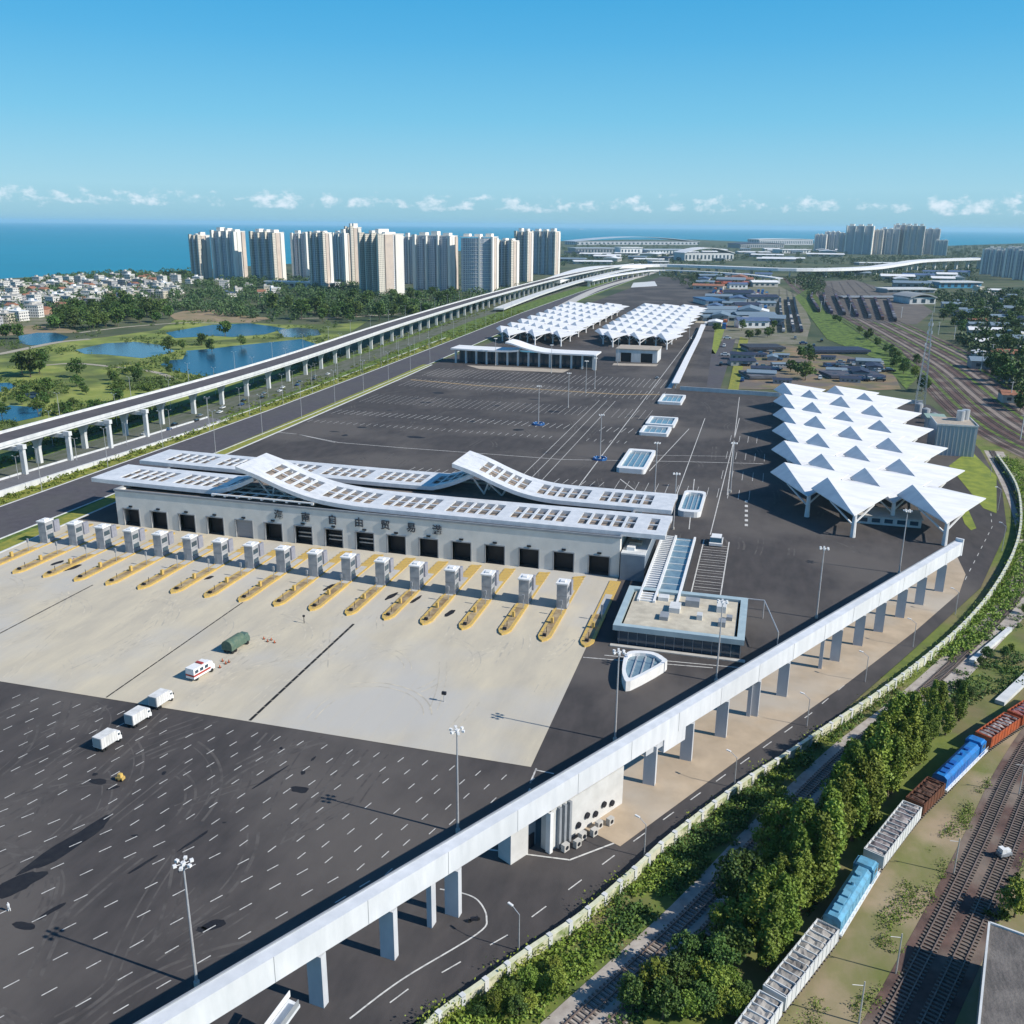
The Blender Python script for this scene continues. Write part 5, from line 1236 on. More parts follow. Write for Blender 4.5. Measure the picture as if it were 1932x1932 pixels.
# isolated trees in the meadow
for i, (u, v, s, nm) in enumerate(((58, 712, 1.9, 'big dark round tree standing in the bright meadow'), (75, 705, 1.4, 'dark tree touching the big round tree in the meadow'), (42, 706, 1.3, 'dark tree left of the big round meadow tree'), (146, 712, 1.0, 'small dark upright tree alone in the middle of the meadow'),
        (425, 634, 1.5, 'tall dark tree on the bank of the upper pond'), (381, 652, 1.0, 'dark tree on the strip between the ponds'), (400, 664, .9, 'small dark tree at the pond edge'), (322, 668, 1.1, 'dark tree at the right tip of the pale pond'), (345, 660, .9, 'small tree between the pale and the blue pond'),
        (92, 742, .9, 'small tree in the lower meadow'), (80, 690, 1.0, 'reddish green tree above the big round tree'), (455, 655, .8, 'low tree on the near pond bank'), (12, 640, 1.4, 'dark tree at the left edge by the narrow pond'), (35, 640, 1.3, 'dark tree left of the narrow pond'))):
    X, Y = at(u, v); ntree += 1; farP[i % 4].place((X, Y, .1), i, nm, 'trees of the meadow', scale=(s * .95, s, s))
scatter([(130, 720), (330, 680), (300, 760), (180, 790)], 20, farP, 'small bushy tree in the rough meadow by the viaduct, %s nearest', 'bushy trees near the viaduct', .35, .75, 8)
scatter([(0, 740), (120, 745), (160, 790), (60, 820), (0, 830)], 14, farP, 'low bushy tree in the lower left meadow, %s nearest', 'bushy trees in the lower meadow', .3, .7, 8)
scatter([(100, 625), (130, 590), (230, 580), (290, 590), (340, 600), (300, 612), (180, 622)], 52, farP, 'dark green tree of the grove between village and meadow, %s nearest', 'grove between village and meadow', 1.1, 1.7, 9)
scatter([(510, 590), (640, 575), (760, 560), (860, 560), (850, 585), (740, 612), (640, 608), (560, 605)], 48, farP, 'dark green tree in the wood below the apartment towers, %s nearest', 'wood below the towers', 1.1, 1.8, 9)

scatter([(1765, 590), (1850, 555), (1932, 560), (1932, 800), (1900, 740), (1830, 660)], 44, farP, 'dark green tree in the settlement right of the railway, %s nearest', 'trees right of the railway', .9, 1.6, 11)
scatter([(1690, 700), (1640, 650), (1590, 615), (1560, 600), (1575, 600), (1720, 690)], 14, farP, 'green tree on the embankment beside the works yard, %s nearest', 'trees on the embankment', .5, .9, 8)
scatter([(1330, 618), (1345, 600), (1460, 620), (1470, 650), (1340, 640)], 8, farP, 'green tree at the near side of the depot, %s nearest', 'trees at the depot', .6, 1.0, 10)
# masses nobody could count
def mass(name, polys, n, r0, r1, lv, size, m_, seed, label, tall=.9):
    rr = random.Random(seed); mb = MB(); tot = 0
    for poly, wgt in polys:
        us = [p[0] for p in poly]; vs = [p[1] for p in poly]; c = 0; tr = 0
        while c < n * wgt and tr < n * 80:
            tr += 1; u, v = rr.uniform(min(us), max(us)), rr.uniform(min(vs), max(vs))
            if not in_poly(u, v, poly): continue
            c += 1; x, y = at(u, v); r = rr.uniform(r0, r1)
            P = []
            for i in range(lv):
                d = Vector((rr.gauss(0, 1), rr.gauss(0, 1), rr.gauss(0, 1))).normalized() * rr.uniform(.75, 1.05)
                P.append((x + d.x * r, y + d.y * r, max(.1, r * tall + d.z * r * tall)))
            leaf_cloud(mb, P, size * r, rr)
    return tag(mb.build(name, m_), label, None, None, 'stuff')
mass('woodland', [([(340, 545), (500, 560), (600, 545), (700, 562), (860, 552), (940, 556), (980, 545), (900, 585), (700, 600), (520, 605), (350, 590)], 1.0),
                  ([(0, 540), (100, 527), (200, 520), (360, 516), (365, 530), (200, 530), (0, 552)], .6), ([(60, 560), (340, 545), (345, 585), (120, 600)], .35),
                  ([(-20, 560), (0, 545), (120, 530), (340, 525), (345, 560), (100, 600), (-20, 620)], .4), ([(370, 532), (560, 528), (700, 545), (700, 560), (560, 560), (370, 548)], .5)], 420, 4, 8, 80, .17, M['leafC'], 1, 'dark green far woodland round the village and towers')
mass('woodland', [([(1060, 470), (1180, 480), (1200, 490), (1060, 505)], .25), ([(1250, 520), (1330, 515), (1460, 520), (1400, 540), (1300, 545)], .3),
                  ([(1480, 515), (1700, 505), (1850, 500), (1850, 530), (1760, 520), (1600, 530)], .5), ([(1760, 560), (1932, 550), (1932, 640), (1860, 650), (1800, 600)], 1.0),
                  ([(1780, 480), (1932, 480), (1932, 520), (1860, 510)], .4), ([(1800, 640), (1932, 640), (1932, 740), (1900, 720)], .5), ([(1060, 462), (1600, 466), (1600, 498), (1060, 502)], 1.6), ([(1780, 466), (1932, 462), (1932, 480), (1800, 484)], .8), ([(1600, 484), (1850, 486), (1850, 500), (1700, 505), (1600, 500)], .8), ([(1480, 528), (1545, 515), (1560, 560), (1530, 560)], .3), ([(1400, 500), (1860, 530), (1760, 548), (1600, 528)], .5)], 250, 4, 9, 80, .17, M['leafC'], 2, 'dark green far woodland beyond the railway yard', .7)
def cover_mass(name, area, n, r0, r1, lv, size, m_, seed, label):
    rr = random.Random(seed); mb = MB(); c = 0
    while c < n:
        x, y, ok = area(rr)
        if not ok: continue
        c += 1; r = rr.uniform(r0, r1)
        leaf_cloud(mb, [(x + rr.gauss(0, .5) * r, y + rr.gauss(0, .5) * r, abs(rr.gauss(.5, .35)) * r) for _ in range(lv)], size, rr)
    return tag(mb.build(name, m_), label, None, None, 'stuff')
def belt(rr):
    i = rr.randrange(len(pw_path) - 1); t = rr.random(); a, b = pw_path[i], pw_path[i + 1]
    x, y = a[0] + (b[0] - a[0]) * t, a[1] + (b[1] - a[1]) * t; dx, dy = b[0] - a[0], b[1] - a[1]; l = math.hypot(dx, dy) or 1
    o = rr.uniform(.6, 9.5); x, y = x + dy / l * o, y - dx / l * o
    if min((x - p[0]) ** 2 + (y - p[1]) ** 2 for p in lt) < 26: return x, y, False
    return x, y, mnoise.noise((x * .08, y * .08, 0)) > -.32
cover_mass('undergrowth', belt, 900, .5, 1.35, 22, .24, M['leafA'], 5, 'green undergrowth between perimeter wall and shaded track')
def weeds(rr):
    y = rr.uniform(97, 230); tx = 1.0 + (y - 97) * .515 + (0 if y < 150 else (y - 150) * .02); x = tx + rr.uniform(2.5, 20)
    return x, y, min((x - p[0]) ** 2 + (y - p[1]) ** 2 for p in dk) > 30 and mnoise.noise((x * .12, y * .12, 6)) > .0
cover_mass('weeds', weeds, 1300, .4, 1.1, 9, .13, M['leafA'], 15, 'sparse weeds on the dry strip beside the train')
def ivy(rr):
    i = rr.randrange(len(pw_path) - 1); t = rr.random(); a, b = pw_path[i], pw_path[i + 1]
    x, y = a[0] + (b[0] - a[0]) * t, a[1] + (b[1] - a[1]) * t
    return x + rr.uniform(-.5, .6), y + rr.uniform(-.5, .6), mnoise.noise((x * .11, y * .11, 4)) > -.05
cover_mass('hedge', ivy, 420, 1.2, 2.6, 14, .2, M['leafA'], 6, 'ragged ivy and hedge along the cream perimeter wall')
def side(rr):
    x, y = at(rr.uniform(1150, 1932), rr.uniform(1080, 1932))
    d = min((x - p[0]) ** 2 + (y - p[1]) ** 2 for p in pw_path); e = min((x - p[0]) ** 2 + (y - p[1]) ** 2 for p in lt)
    inside = all((x - p[0]) ** 2 + (y - p[1]) ** 2 > 1 for p in pw_path) and min(((x - p[0]) ** 2 + (y - p[1]) ** 2, p[0]) for p in pw_path)[1] < x
    return x, y, inside and e > 20 and not (y < 205 and x > 8.8 + (y - 114.5) * .50) and min((x - p[0]) ** 2 + (y - p[1]) ** 2 for p in trainl) > 20 and min((x - p[0]) ** 2 + (y - p[1]) ** 2 for p in dk) > 60 and mnoise.noise((x * .06, y * .06, 9)) > (.16 if min((x - p[0]) ** 2 + (y - p[1]) ** 2 for p in trainl) < 200 else -.1)
cover_mass('undergrowth', side, 1100, .5, 1.5, 20, .24, M['leafB'], 7, 'weeds and low scrub on the railway land')
def wst(rr):
    y = 130 + 1100 * rr.random() ** 1.6; x = rr.choice((rr.uniform(-301.5, -294), rr.uniform(-301.5, -294), rr.uniform(-352, -337), rr.uniform(-318, -303)))
    x -= max(0, y - 500) * .035
    return x, y, not (-303.5 > x > -308 and y < 480) and not (x < -303 and x > -320 and y < 470)
cover_mass('hedge', wst, 1500, .8, 1.9, 18, .45, M['leafA'], 8, 'clipped shrubs on the strips along the viaduct')
PONDS = [[at(*q) for q in p] for p in pd]
def reeds(rr):
    x, y = at(rr.uniform(-20, 640), rr.uniform(606, 840)); return x, y, x < -350 and y > 250 and not any(in_poly(x, y, q) for q in PONDS) and mnoise.noise((x * .018, y * .018, 2)) > .05
cover_mass('meadow_scrub', reeds, 1500, 1.2, 3.2, 16, .55, M['leafB'], 11, 'low scrub and reeds scattered over the meadow')
def hedge2(rr):
    i = rr.randrange(len(pw_path) * 11 // 17, len(pw_path) - 1); t = rr.random(); a, b = pw_path[i], pw_path[i + 1]; x, y = a[0] + (b[0] - a[0]) * t, a[1] + (b[1] - a[1]) * t; dx, dy = b[0] - a[0], b[1] - a[1]; l = math.hypot(dx, dy) or 1; o = rr.uniform(-.5, 6.5)
    return x + dy / l * o, y - dx / l * o, True
cover_mass('hedge', hedge2, 420, 1.2, 2.2, 34, .30, M['leafA'], 12, 'thick green hedge outside the curve of the perimeter wall')
# ================================================================ TOWERS AND FAR BUILDINGS
twall = window_wall('tower_sunny_plaster', (.74, .69, .58), (.30, .28, .26), 3.1, 4.2)
tgrey = window_wall('tower_glazed_front', (.62, .64, .67), (.20, .25, .31), 3.1, 3.0, .36)
tgrey2 = window_wall('tower_shaded_glazing', (.70, .69, .68), (.24, .27, .31), 3.1, 3.6, .4)
tplain = mat('tower_plain_plaster', (.82, .79, .72), (.74, .71, .64), scale=.08, rough=.8, stretch=(1, 1, .3))
tpink = mat('tower_warm_plaster', (.62, .52, .43), (.52, .44, .38), scale=.08, rough=.8)
def tower(ul, ur, vt, vb, label, style=0, group=None, depth=.62, rot=-10):
    uc = (ul + ur) / 2; x, y = at(uc, vb); h = height_of(uc, vb, vt); dist = math.hypot(x, y)
    vx, vy = x / dist, y / dist; a = R(rot)
    vf = abs(math.sin(a) * vx - math.cos(a) * vy); vs = abs(math.cos(a) * vx + math.sin(a) * vy)
    A = (ur - ul) / FPX * math.hypot(dist, H) * 1.04; w_ = A / (vf + depth * vs); d = w_ * depth
    x += vx * d * .4; y += vy * d * .4
    t = thing('apartment_tower', label, 'tower block', (x, y, 0), a, group)
    rr = random.Random(int(ul)); nb = 3 if w_ > 44 else 2
    if style == 2:   # rounded front
        pts = [(-w_ * .5, d * .5)] + [(w_ * .5 * -math.cos(R(q)), -d * .1 - d * .42 * math.sin(R(q))) for q in range(0, 181, 15)] + [(w_ * .5, d * .5)]
        MB().prism(pts, 0, h * .93).build('wall', tgrey, t, world=False)
        for k in range(int(h * .93 / 6.2)): MB().prism([(px_ * 1.012, py_ * 1.012) for px_, py_ in pts], k * 6.2, k * 6.2 + .8).build('floor_band', tplain, t, world=False)
        for k in (.12, .5): MB().box(w_ * k - 1.5, w_ * k + 1.5, -d * .52, -d * .1, 0, h * .96).build('pier', tplain, t, world=False)
    else:
        MB().box(-w_ * .5, w_ * .5, -d * .30, d * .5, 0, h * .95).build('wall', tgrey if style else tgrey2, t, world=False)
        for k in range(nb + 1):
            c = -w_ * .5 + w_ * k / nb; q = 2.4 if k in (0, nb) else 1.3
            MB().box(c - q, c + q, -d * .5 - (1.5 if k == nb else 0), -d * .30, 0, h * (.95 if k % 2 else .975)).build('pier', tplain if style else twall, t, world=False)
        for k in range(nb):
            c = -w_ * .5 + w_ * (k + .5) / nb; b = w_ / nb * .2
            MB().box(c - b, c + b, -d * .30 - 2.4, -d * .30, 2, h * .93 - (k % 2) * 3).build('balcony_stack', tgrey, t, world=False)
    for k in range(2):
        c = -d * .30 + d * .8 * (k + .5) / 2; MB().box(w_ * .5, w_ * .5 + 2.2, c - d * .15, c + d * .15, 0, h * (.95 - .01 * k)).build('side_bay', tplain if (k + style) % 2 else tpink, t, world=False)
    for k in range(nb):
        c = -w_ * .5 + w_ * (k + .5) / nb; MB().box(c - w_ / nb * .26, c + w_ / nb * .26, -d * .15, d * .25, h * .95, h * rr.uniform(.985, 1.04)).build('roof_house', tplain, t, world=False)
    MB().box(-w_ * .5 - .6, w_ * .5 + .6, -d * .30 - .6, d * .5 + .6, h * .95, h * .962).build('parapet', tplain, t, world=False)
    return t
T = [(366, 399, 440, 525, 0), (409, 464, 432, 527, 1), (481, 537, 434, 531, 0), (556, 590, 437, 531, 1), (590, 628, 434, 547, 0), (632, 660, 436, 539, 1), (656, 684, 424, 536, 0), (683, 761, 436, 556, 0), (762, 790, 443, 536, 1),
     (785, 861, 440, 548, 1), (868, 937, 442, 552, 2), (940, 977, 450, 541, 0), (972, 1003, 433, 531, 0), (1003, 1053, 433, 518, 0)]
ROT = [-26, -10, -12, -8, -14, -10, -38, -34, -10, -6, 0, -22, -16, -12]; DEP = [.8, .6, .6, .6, .8, .6, .9, .85, .7, .5, .6, .8, .8, .5]
for i, (a, b, c, d, s) in enumerate(T):
    tower(a, b, c, d, 'pale %s high-rise apartment tower, %s from the left in the seaside cluster' % (('sunlit', 'grey fronted', 'round fronted')[s], nth(i + 1)), s, 'seaside apartment towers', DEP[i], ROT[i])
T2 = [(1537, 1556, 441, 474, 1), (1556, 1580, 436, 474, 1), (1582, 1598, 438, 476, 0), (1597, 1640, 424, 480, 1), (1640, 1660, 432, 480, 0), (1660, 1690, 430, 480, 1), (1684, 1712, 422, 480, 1), (1705, 1735, 424, 481, 0), (1734, 1764, 430, 480, 1), (1764, 1782, 452, 482, 1)]
for i, (a, b, c, d, s) in enumerate(T2):
    tower(a, b, c, d, 'hazy dark tower block on the horizon, %s from the left' % nth(i + 1), s, 'far tower blocks on the horizon')
T3 = [(1852, 1872, 468, 518), (1874, 1892, 470, 522), (1894, 1912, 466, 524), (1914, 1932, 470, 528), (1934, 1952, 468, 530), (1862, 1882, 466, 508), (1900, 1920, 464, 508)]
for i, (a, b, c, d) in enumerate(T3):
    tower(a, b, c, d, 'blue grey hazy apartment slab at the right picture edge, %s nearest' % nth(i + 1), 1, 'apartment slabs at the right edge')
pod = thing('podium', 'low white podium building at the foot of the seaside towers', 'building', (*at(575, 545), 0))
MB().box(-72, 62, -8, 12, .2, 11).build('wall', M['concwhite'], pod, world=False); MB().box(-74, 64, -10, 14, 11, 12.5).build('roof', M['white'], pod, world=False)
for k in range(12): MB().box(-68 + k * 11, -61 + k * 11, -8.2, -8, 3, 8.5).build('window', M['glass'], pod, world=False)

# village
wm = [(window_wall('house_white', (.74, .73, .69), (.10, .11, .13), 3.2, 3.3, .5), 'white'), (window_wall('house_cream', (.62, .57, .45), (.10, .10, .11), 3.2, 3.6, .5), 'cream'),
      (window_wall('house_grey', (.42, .43, .45), (.08, .09, .11), 3.2, 3.3, .5), 'grey'), (mat('house_brick', (.42, .26, .18), (.34, .2, .15), scale=.2, rough=.9), 'brick red')]
rm = [(M['concrete'], 'flat grey roof'), (mat('blue_sheet_roof', (.08, .13, .25), (.12, .16, .24), scale=.3, rough=.5), 'blue sheet roof'), (mat('tile_roof', (.34, .16, .10), (.26, .12, .08), scale=.5, rough=.9), 'red tiled roof'), (M['white'], 'bright white roof')]
def house_proto(i):
    a = (0, 0, 0, 1, 0, 2, 1, 3)[i]; b = (0, 3, 1, 0, 0, 0, 2, 2)[i]
    t = thing('village_house', '', 'house', (0, 0, 0)); w_, d, h = 12 + (i % 3) * 3, 11 + (i % 2) * 3, (7.5, 11, 6.5, 10.5, 14, 10, 8, 6.5)[i]
    MB().box(-w_ / 2, w_ / 2, -d / 2, d / 2, 0, h).build('wall', wm[a][0], t, world=False)
    if b == 2:
        m = MB(); P = [(-w_ / 2 - .6, -d / 2 - .6, h), (w_ / 2 + .6, -d / 2 - .6, h), (w_ / 2 + .6, d / 2 + .6, h), (-w_ / 2 - .6, d / 2 + .6, h), (-w_ / 2 - .6, 0, h + 3), (w_ / 2 + .6, 0, h + 3)]
        m.add(P, [(0, 1, 5, 4), (2, 3, 4, 5), (0, 4, 3), (1, 2, 5), (3, 2, 1, 0)]); m.build('roof', rm[b][0], t, world=False)
    else:
        m = MB(); m.box(-w_ / 2 - .4, w_ / 2 + .4, -d / 2 - .4, d / 2 + .4, h, h + .5); m.box(-w_ / 2 + 1, -w_ / 2 + 5, 0, d / 2 - 1, h + .5, h + 3); m.build('roof', rm[b][0], t, world=False)
    return Proto(t), '%s village house with a %s' % (wm[a][1], rm[b][1])
HP = [house_proto(i) for i in range(8)]
for i_ in range(0): pass
vil = [(-20, 560), (0, 543), (60, 534), (120, 528), (200, 526), (300, 522), (345, 528), (350, 556), (270, 570), (215, 582), (150, 575), (110, 590), (80, 600), (-20, 620)]
done = []; tr = 0
while len(done) < 150 and tr < 9000:
    tr += 1; u, v = random.uniform(-15, 340), random.uniform(522, 618)
    if not in_poly(u, v, vil): continue
    x, y = at(u, v)
    if any((x - a) ** 2 + (y - b) ** 2 < (17 + (600 - v) * .1) ** 2 for a, b in done): continue
    if v > 585 and random.random() < .6: continue
    done.append((x, y))
done.sort(key=lambda p: p[0] ** 2 + p[1] ** 2)
for i_, (x, y) in enumerate(done):
    P, lb = HP[random.choice((0, 0, 1, 1, 2, 3, 4, 4, 5, 6, 7))]
    P.place((x, y, .1), random.choice((0, 0, .12, -.1, 1.57)) + random.uniform(-.1, .1), lb + ', %s nearest of the village' % nth(i_ + 1), 'village houses by the sea')
for i, (u, v) in enumerate(((358, 535), (374, 533), (412, 540), (424, 545), (470, 545), (494, 560), (505, 552), (520, 556), (450, 552), (436, 560))):
    x, y = at(u, v); P, lb = HP[(0, 1, 3, 4, 0, 6, 3, 1, 0, 2)[i]]; P.place((x, y, .1), .1 * i, lb + ', %s from the left below the towers' % nth(i + 1), 'houses at the foot of the towers')
for i, (u, v) in enumerate(((1885, 655), (1900, 650), (1920, 662), (1895, 680), (1925, 700), (1850, 602), (1868, 592), (1840, 610), (1828, 582), (1905, 612), (1920, 590), (1890, 570), (1870, 560), (1845, 548), (1915, 640))):
    x, y = at(u, v); P, lb = HP[(5, 1, 0, 2, 5, 3, 5, 6, 0, 2, 5, 2, 5, 3, 1)[i]]; P.place((x, y, .1), .6 + .2 * (i % 3), lb + ', %s among the trees right of the railway' % nth(i + 1), 'houses right of the railway', scale=(1.1, 1.1, .7))

# big far halls
def hall_far(u0, u1, v, hgt, depth, roofm, wallm, label, arch=0.0, name='far_hall'):
    a, b = at(u0, v), at(u1, v); cx, cy = (a[0] + b[0]) / 2, (a[1] + b[1]) / 2; L_ = math.hypot(b[0] - a[0], b[1] - a[1]); h = math.atan2(b[1] - a[1], b[0] - a[0])
    t = thing(name, label, 'building', (cx, cy, 0), h)
    MB().box(-L_ / 2 * .97, L_ / 2 * .97, 0, depth, .2, hgt * .75).build('wall', wallm, t, world=False)
    n = 20; P = [(-L_ / 2 + L_ * i / n, hgt * .78 + arch * math.sin(math.pi * i / n)) for i in range(n + 1)]
    arcroof(P, -3, depth + 3, 2.0).build('roof', roofm, t, world=False)
    st_ = max(14, L_ / 30)
    for k in range(int(L_ / st_)): MB().box(-L_ / 2 + st_ * .4 + k * st_, -L_ / 2 + st_ * .85 + k * st_, -.3, 0, hgt * .15, hgt * .55).build('window', M['glass'], t, world=False)
    return t
hz = mat('far_metal_roof', (.50, .56, .62), (.42, .48, .55), scale=.02, rough=.5)
hall_far(1085, 1320, 462, 26, 160, hz, tgrey, 'very wide low-arched terminal roof on the far shore', 28, 'terminal_hall')
hall_far(1170, 1212, 482, 40, 60, M['white'], M['concwhite'], 'bright white block in front of the far terminal roof')
hall_far(1085, 1165, 478, 28, 90, hz, M['greymetal'], 'grey dockside hall left of the bright white block')
hall_far(1215, 1300, 480, 26, 90, hz, M['concwhite'], 'pale grey dockside hall right of the bright white block')
hall_far(1290, 1385, 492, 34, 90, M['roofwhite'], M['concwhite'], 'white humped hall right behind the flyover', 16)
hall_far(1395, 1480, 468, 30, 120, mat('dark_far_roof', (.08, .10, .16), rough=.6), M['greymetal'], 'dark roofed dockside hall left of the far tower blocks', 6)
hall_far(1430, 1535, 462, 46, 120, M['roofwhite'], tgrey, 'long white roofed dockside hall beside the far tower blocks', 4)
hall_far(1475, 1530, 478, 22, 80, M['roofwhite'], M['concwhite'], 'smaller white hall before the long dockside hall')
hall_far(1230, 1262, 500, 14, 40, M['white'], M['greymetal'], 'small white roofed shed just behind the flyover')
hall_far(1770, 1852, 544, 16, 40, M['concwhite'], mat('sky_blue_wall', (.08, .30, .46), (.06, .24, .40), scale=.1, rough=.5), 'long blue walled shed right of the rail yard')
hall_far(1672, 1765, 553, 10, 40, M['concwhite'], M['greymetal'], 'long pale roofed shed behind the rail yard')
hall_far(1715, 1765, 574, 14, 50, mat('ochre_far_roof', (.36, .38, .38), rough=.7), M['concwhite'], 'grey gabled workshop beside the rail yard', 5)
hall_far(1588, 1750, 568 - 4, 5, 16, M['greymetal'], M['greymetal'], 'low grey platform roof across the rail yard')
hall_far(1620, 1700, 500, 10, 30, M['white'], M['greymetal'], 'small white roofed hall behind the flyover below the far towers')
hall_far(1330, 1368, 576, 10, 60, mat('blue_sheet_roof2', (.07, .16, .30), (.05, .12, .24), scale=.1, rough=.5), M['concwhite'], 'blue roofed depot hall, left one of the depot')
hall_far(1360, 1440, 540, 9, 50, M['orange'], M['rust'], 'red roofed depot shed at the far end of the depot')
hall_far(1372, 1436, 600, 9, 34, mat('blue_sheet_roof3', (.09, .20, .36), (.07, .14, .28), scale=.08, rough=.5), M['concwhite'], 'blue roofed depot hall in the middle of the depot')
hall_far(1325, 1395, 606, 8, 20, mat('dull_blue_roof', (.20, .27, .33), rough=.6), M['concwhite'], 'dull blue roofed workshop at the near left of the depot')
hall_far(1412, 1448, 610, 7, 24, M['concwhite'], M['concwhite'], 'small pale roofed workshop at the near right of the depot')
hall_far(1600 - 190, 1480, 664, 6, 22, mat('dark_far_roof2', (.05, .055, .07), rough=.7), M['greymetal'], 'black roofed shed in the works yard behind the folded canopy')
hall_far(1535, 1640, 668, 5, 22, mat('navy_shed_roof', (.035, .05, .09), rough=.7), M['greymetal'], 'long navy roofed shed in the works yard')
hall_far(1565, 1668, 715, 4, 20, mat('dusty_slate_roof', (.10, .10, .12), (.05, .06, .09), scale=.2, rough=.8), M['greymetal'], 'long slate grey shed nearest the folded canopy')
hall_far(1412, 1462, 716, 4, 24, mat('pale_slate_roof', (.14, .15, .17), (.07, .075, .09), scale=.2, rough=.8), M['greymetal'], 'slate grey shed left of the dense green trees')
# small buildings of the depot, the works yard and the far town
SB = []
for nm, rc, wc in (('blue', 'blue_sheet_roof', 'white_paint'), ('grey', 'dull_blue_roof', 'grey_metal_panel'), ('white', 'white_roof_membrane', 'pale_concrete'), ('dark', 'navy_shed_roof', 'grey_metal_panel'), ('brown', 'tile_roof', 'pale_concrete')):
    t = thing('small_shed', '', 'building', (0, 0, 0))
    MB().box(-14, 14, -8, 8, 0, 6.5).build('wall', MATS[wc], t, world=False)
    m = MB(); m.add([(-15, -9, 6.4), (15, -9, 6.4), (15, 9, 6.4), (-15, 9, 6.4), (-15, 0, 9), (15, 0, 9)], [(0, 1, 5, 4), (2, 3, 4, 5), (0, 4, 3), (1, 2, 5), (3, 2, 1, 0)]); m.build('roof', MATS[rc], t, world=False)
    for q in range(4): MB().box(-11 + q * 6, -8 + q * 6, -8.1, -8, 2, 4.5).build('window', M['glass'], t, world=False)
    SB.append((Proto(t), nm))
rs = random.Random(21)
def sheds(poly, n, s0, s1, phrase, group, ch, mind):
    out = []; tr_ = 0
    while len(out) < n and tr_ < n * 80:
        tr_ += 1; u, v = rs.uniform(min(p[0] for p in poly), max(p[0] for p in poly)), rs.uniform(min(p[1] for p in poly), max(p[1] for p in poly))
        if not in_poly(u, v, poly): continue
        x, y = at(u, v)
        if any((x - a) ** 2 + (y - b) ** 2 < mind * mind for a, b in out): continue
        out.append((x, y))
    out.sort(key=lambda p: p[0] ** 2 + p[1] ** 2)
    for i, (x, y) in enumerate(out):
        P, nm = SB[rs.choice(ch)]; s_ = rs.uniform(s0, s1)
        P.place((x, y, .2), rs.choice((0, 0, math.pi / 2, .3)), '%s roofed shed %s, %s nearest' % (nm, phrase, nth(i + 1)), group, scale=(s_, s_, min(1.5, s_) * rs.uniform(.7, 1.1)))
sheds([(1335, 618), (1350, 560), (1450, 556), (1448, 618)], 20, .9, 1.7, 'of the railway depot', 'sheds of the depot', (0, 1, 1, 2, 3, 4), 34)
sheds([(1300, 533), (1350, 522), (1460, 524), (1450, 545), (1340, 548)], 12, 1, 2.4, 'just before the slip road bridge', 'sheds before the bridge', (4, 0, 1, 4, 2), 60)
sheds([(1770, 560), (1932, 548), (1932, 780), (1880, 720)], 34, .6, 1.4, 'among the trees right of the railway', 'sheds right of the railway', (1, 2, 3, 1, 4), 22)
sheds([(1065, 470), (1240, 472), (1600, 474), (1600, 494), (1300, 492), (1070, 500)], 44, 1.6, 5.0, 'on the plain behind the flyover', 'buildings behind the flyover', (2, 1, 3, 2), 90)
sheds([(1600, 520), (1850, 515), (1850, 540), (1700, 545)], 10, 1, 2.6, 'beyond the rail yard', 'sheds beyond the rail yard', (1, 2, 0), 60)
sheds([(1395, 660), (1480, 655), (1480, 725), (1400, 725)], 9, .4, .8, 'at the left of the works yard', 'sheds of the works yard, left', (3, 1, 3), 16)
sheds([(1545, 668), (1680, 690), (1680, 722), (1560, 722)], 10, .4, .8, 'at the right of the works yard', 'sheds of the works yard, right', (3, 3, 1), 16)
# containers
ct = thing('shipping_container', '', 'container', (0, 0, 0))
CONT = []
for nm, c in (('blue', (.03, .13, .34)), ('red', (.38, .07, .04)), ('white', (.62, .63, .62)), ('green', (.05, .20, .13)), ('orange', (.52, .16, .05))):
    t = thing('shipping_container', '', 'container', (0, 0, 0)); mm = mat('container_' + nm, c, rough=.5)
    MB().box(-6, 6, -1.22, 1.22, 0, 2.6).build('body', mm, t, world=False); MB().box(6, 6.08, -1.1, 1.1, .15, 2.45).build('door', mm, t, world=False)
    m = MB(); k = -5.8
    while k < 6: m.box(k, k + .12, -1.28, 1.28, .1, 2.5); k += .6
    m.build('ribs', mm, t, world=False); CONT.append((Proto(t), nm))
bpy.data.objects.remove(ct)
k = 0
for (u0, u1, v, rows, cols) in ((1400, 1450, 560, 5, 6), (1340, 1400, 556, 4, 5), (1420, 1448, 588, 3, 3), (1360, 1372, 620, 2, 1)):
    a, b = at(u0, v), at(u1, v)
    for i in range(cols):
        for j in range(rows):
            x = a[0] + (b[0] - a[0]) * (i + .5) / cols; y = a[1] + j * 16
            for lv in range(random.choice((1, 2, 2, 3))):
                k += 1; P, nm = CONT[random.choice((0, 0, 0, 1, 2, 3, 0, 4))]
                P.place((x, y, .3 + lv * 2.62), R(90), nm + ' shipping container in the depot left of the wagons, %s nearest' % nth(k), 'containers in the depot', scale=(1.15, 1.6, 1.25))
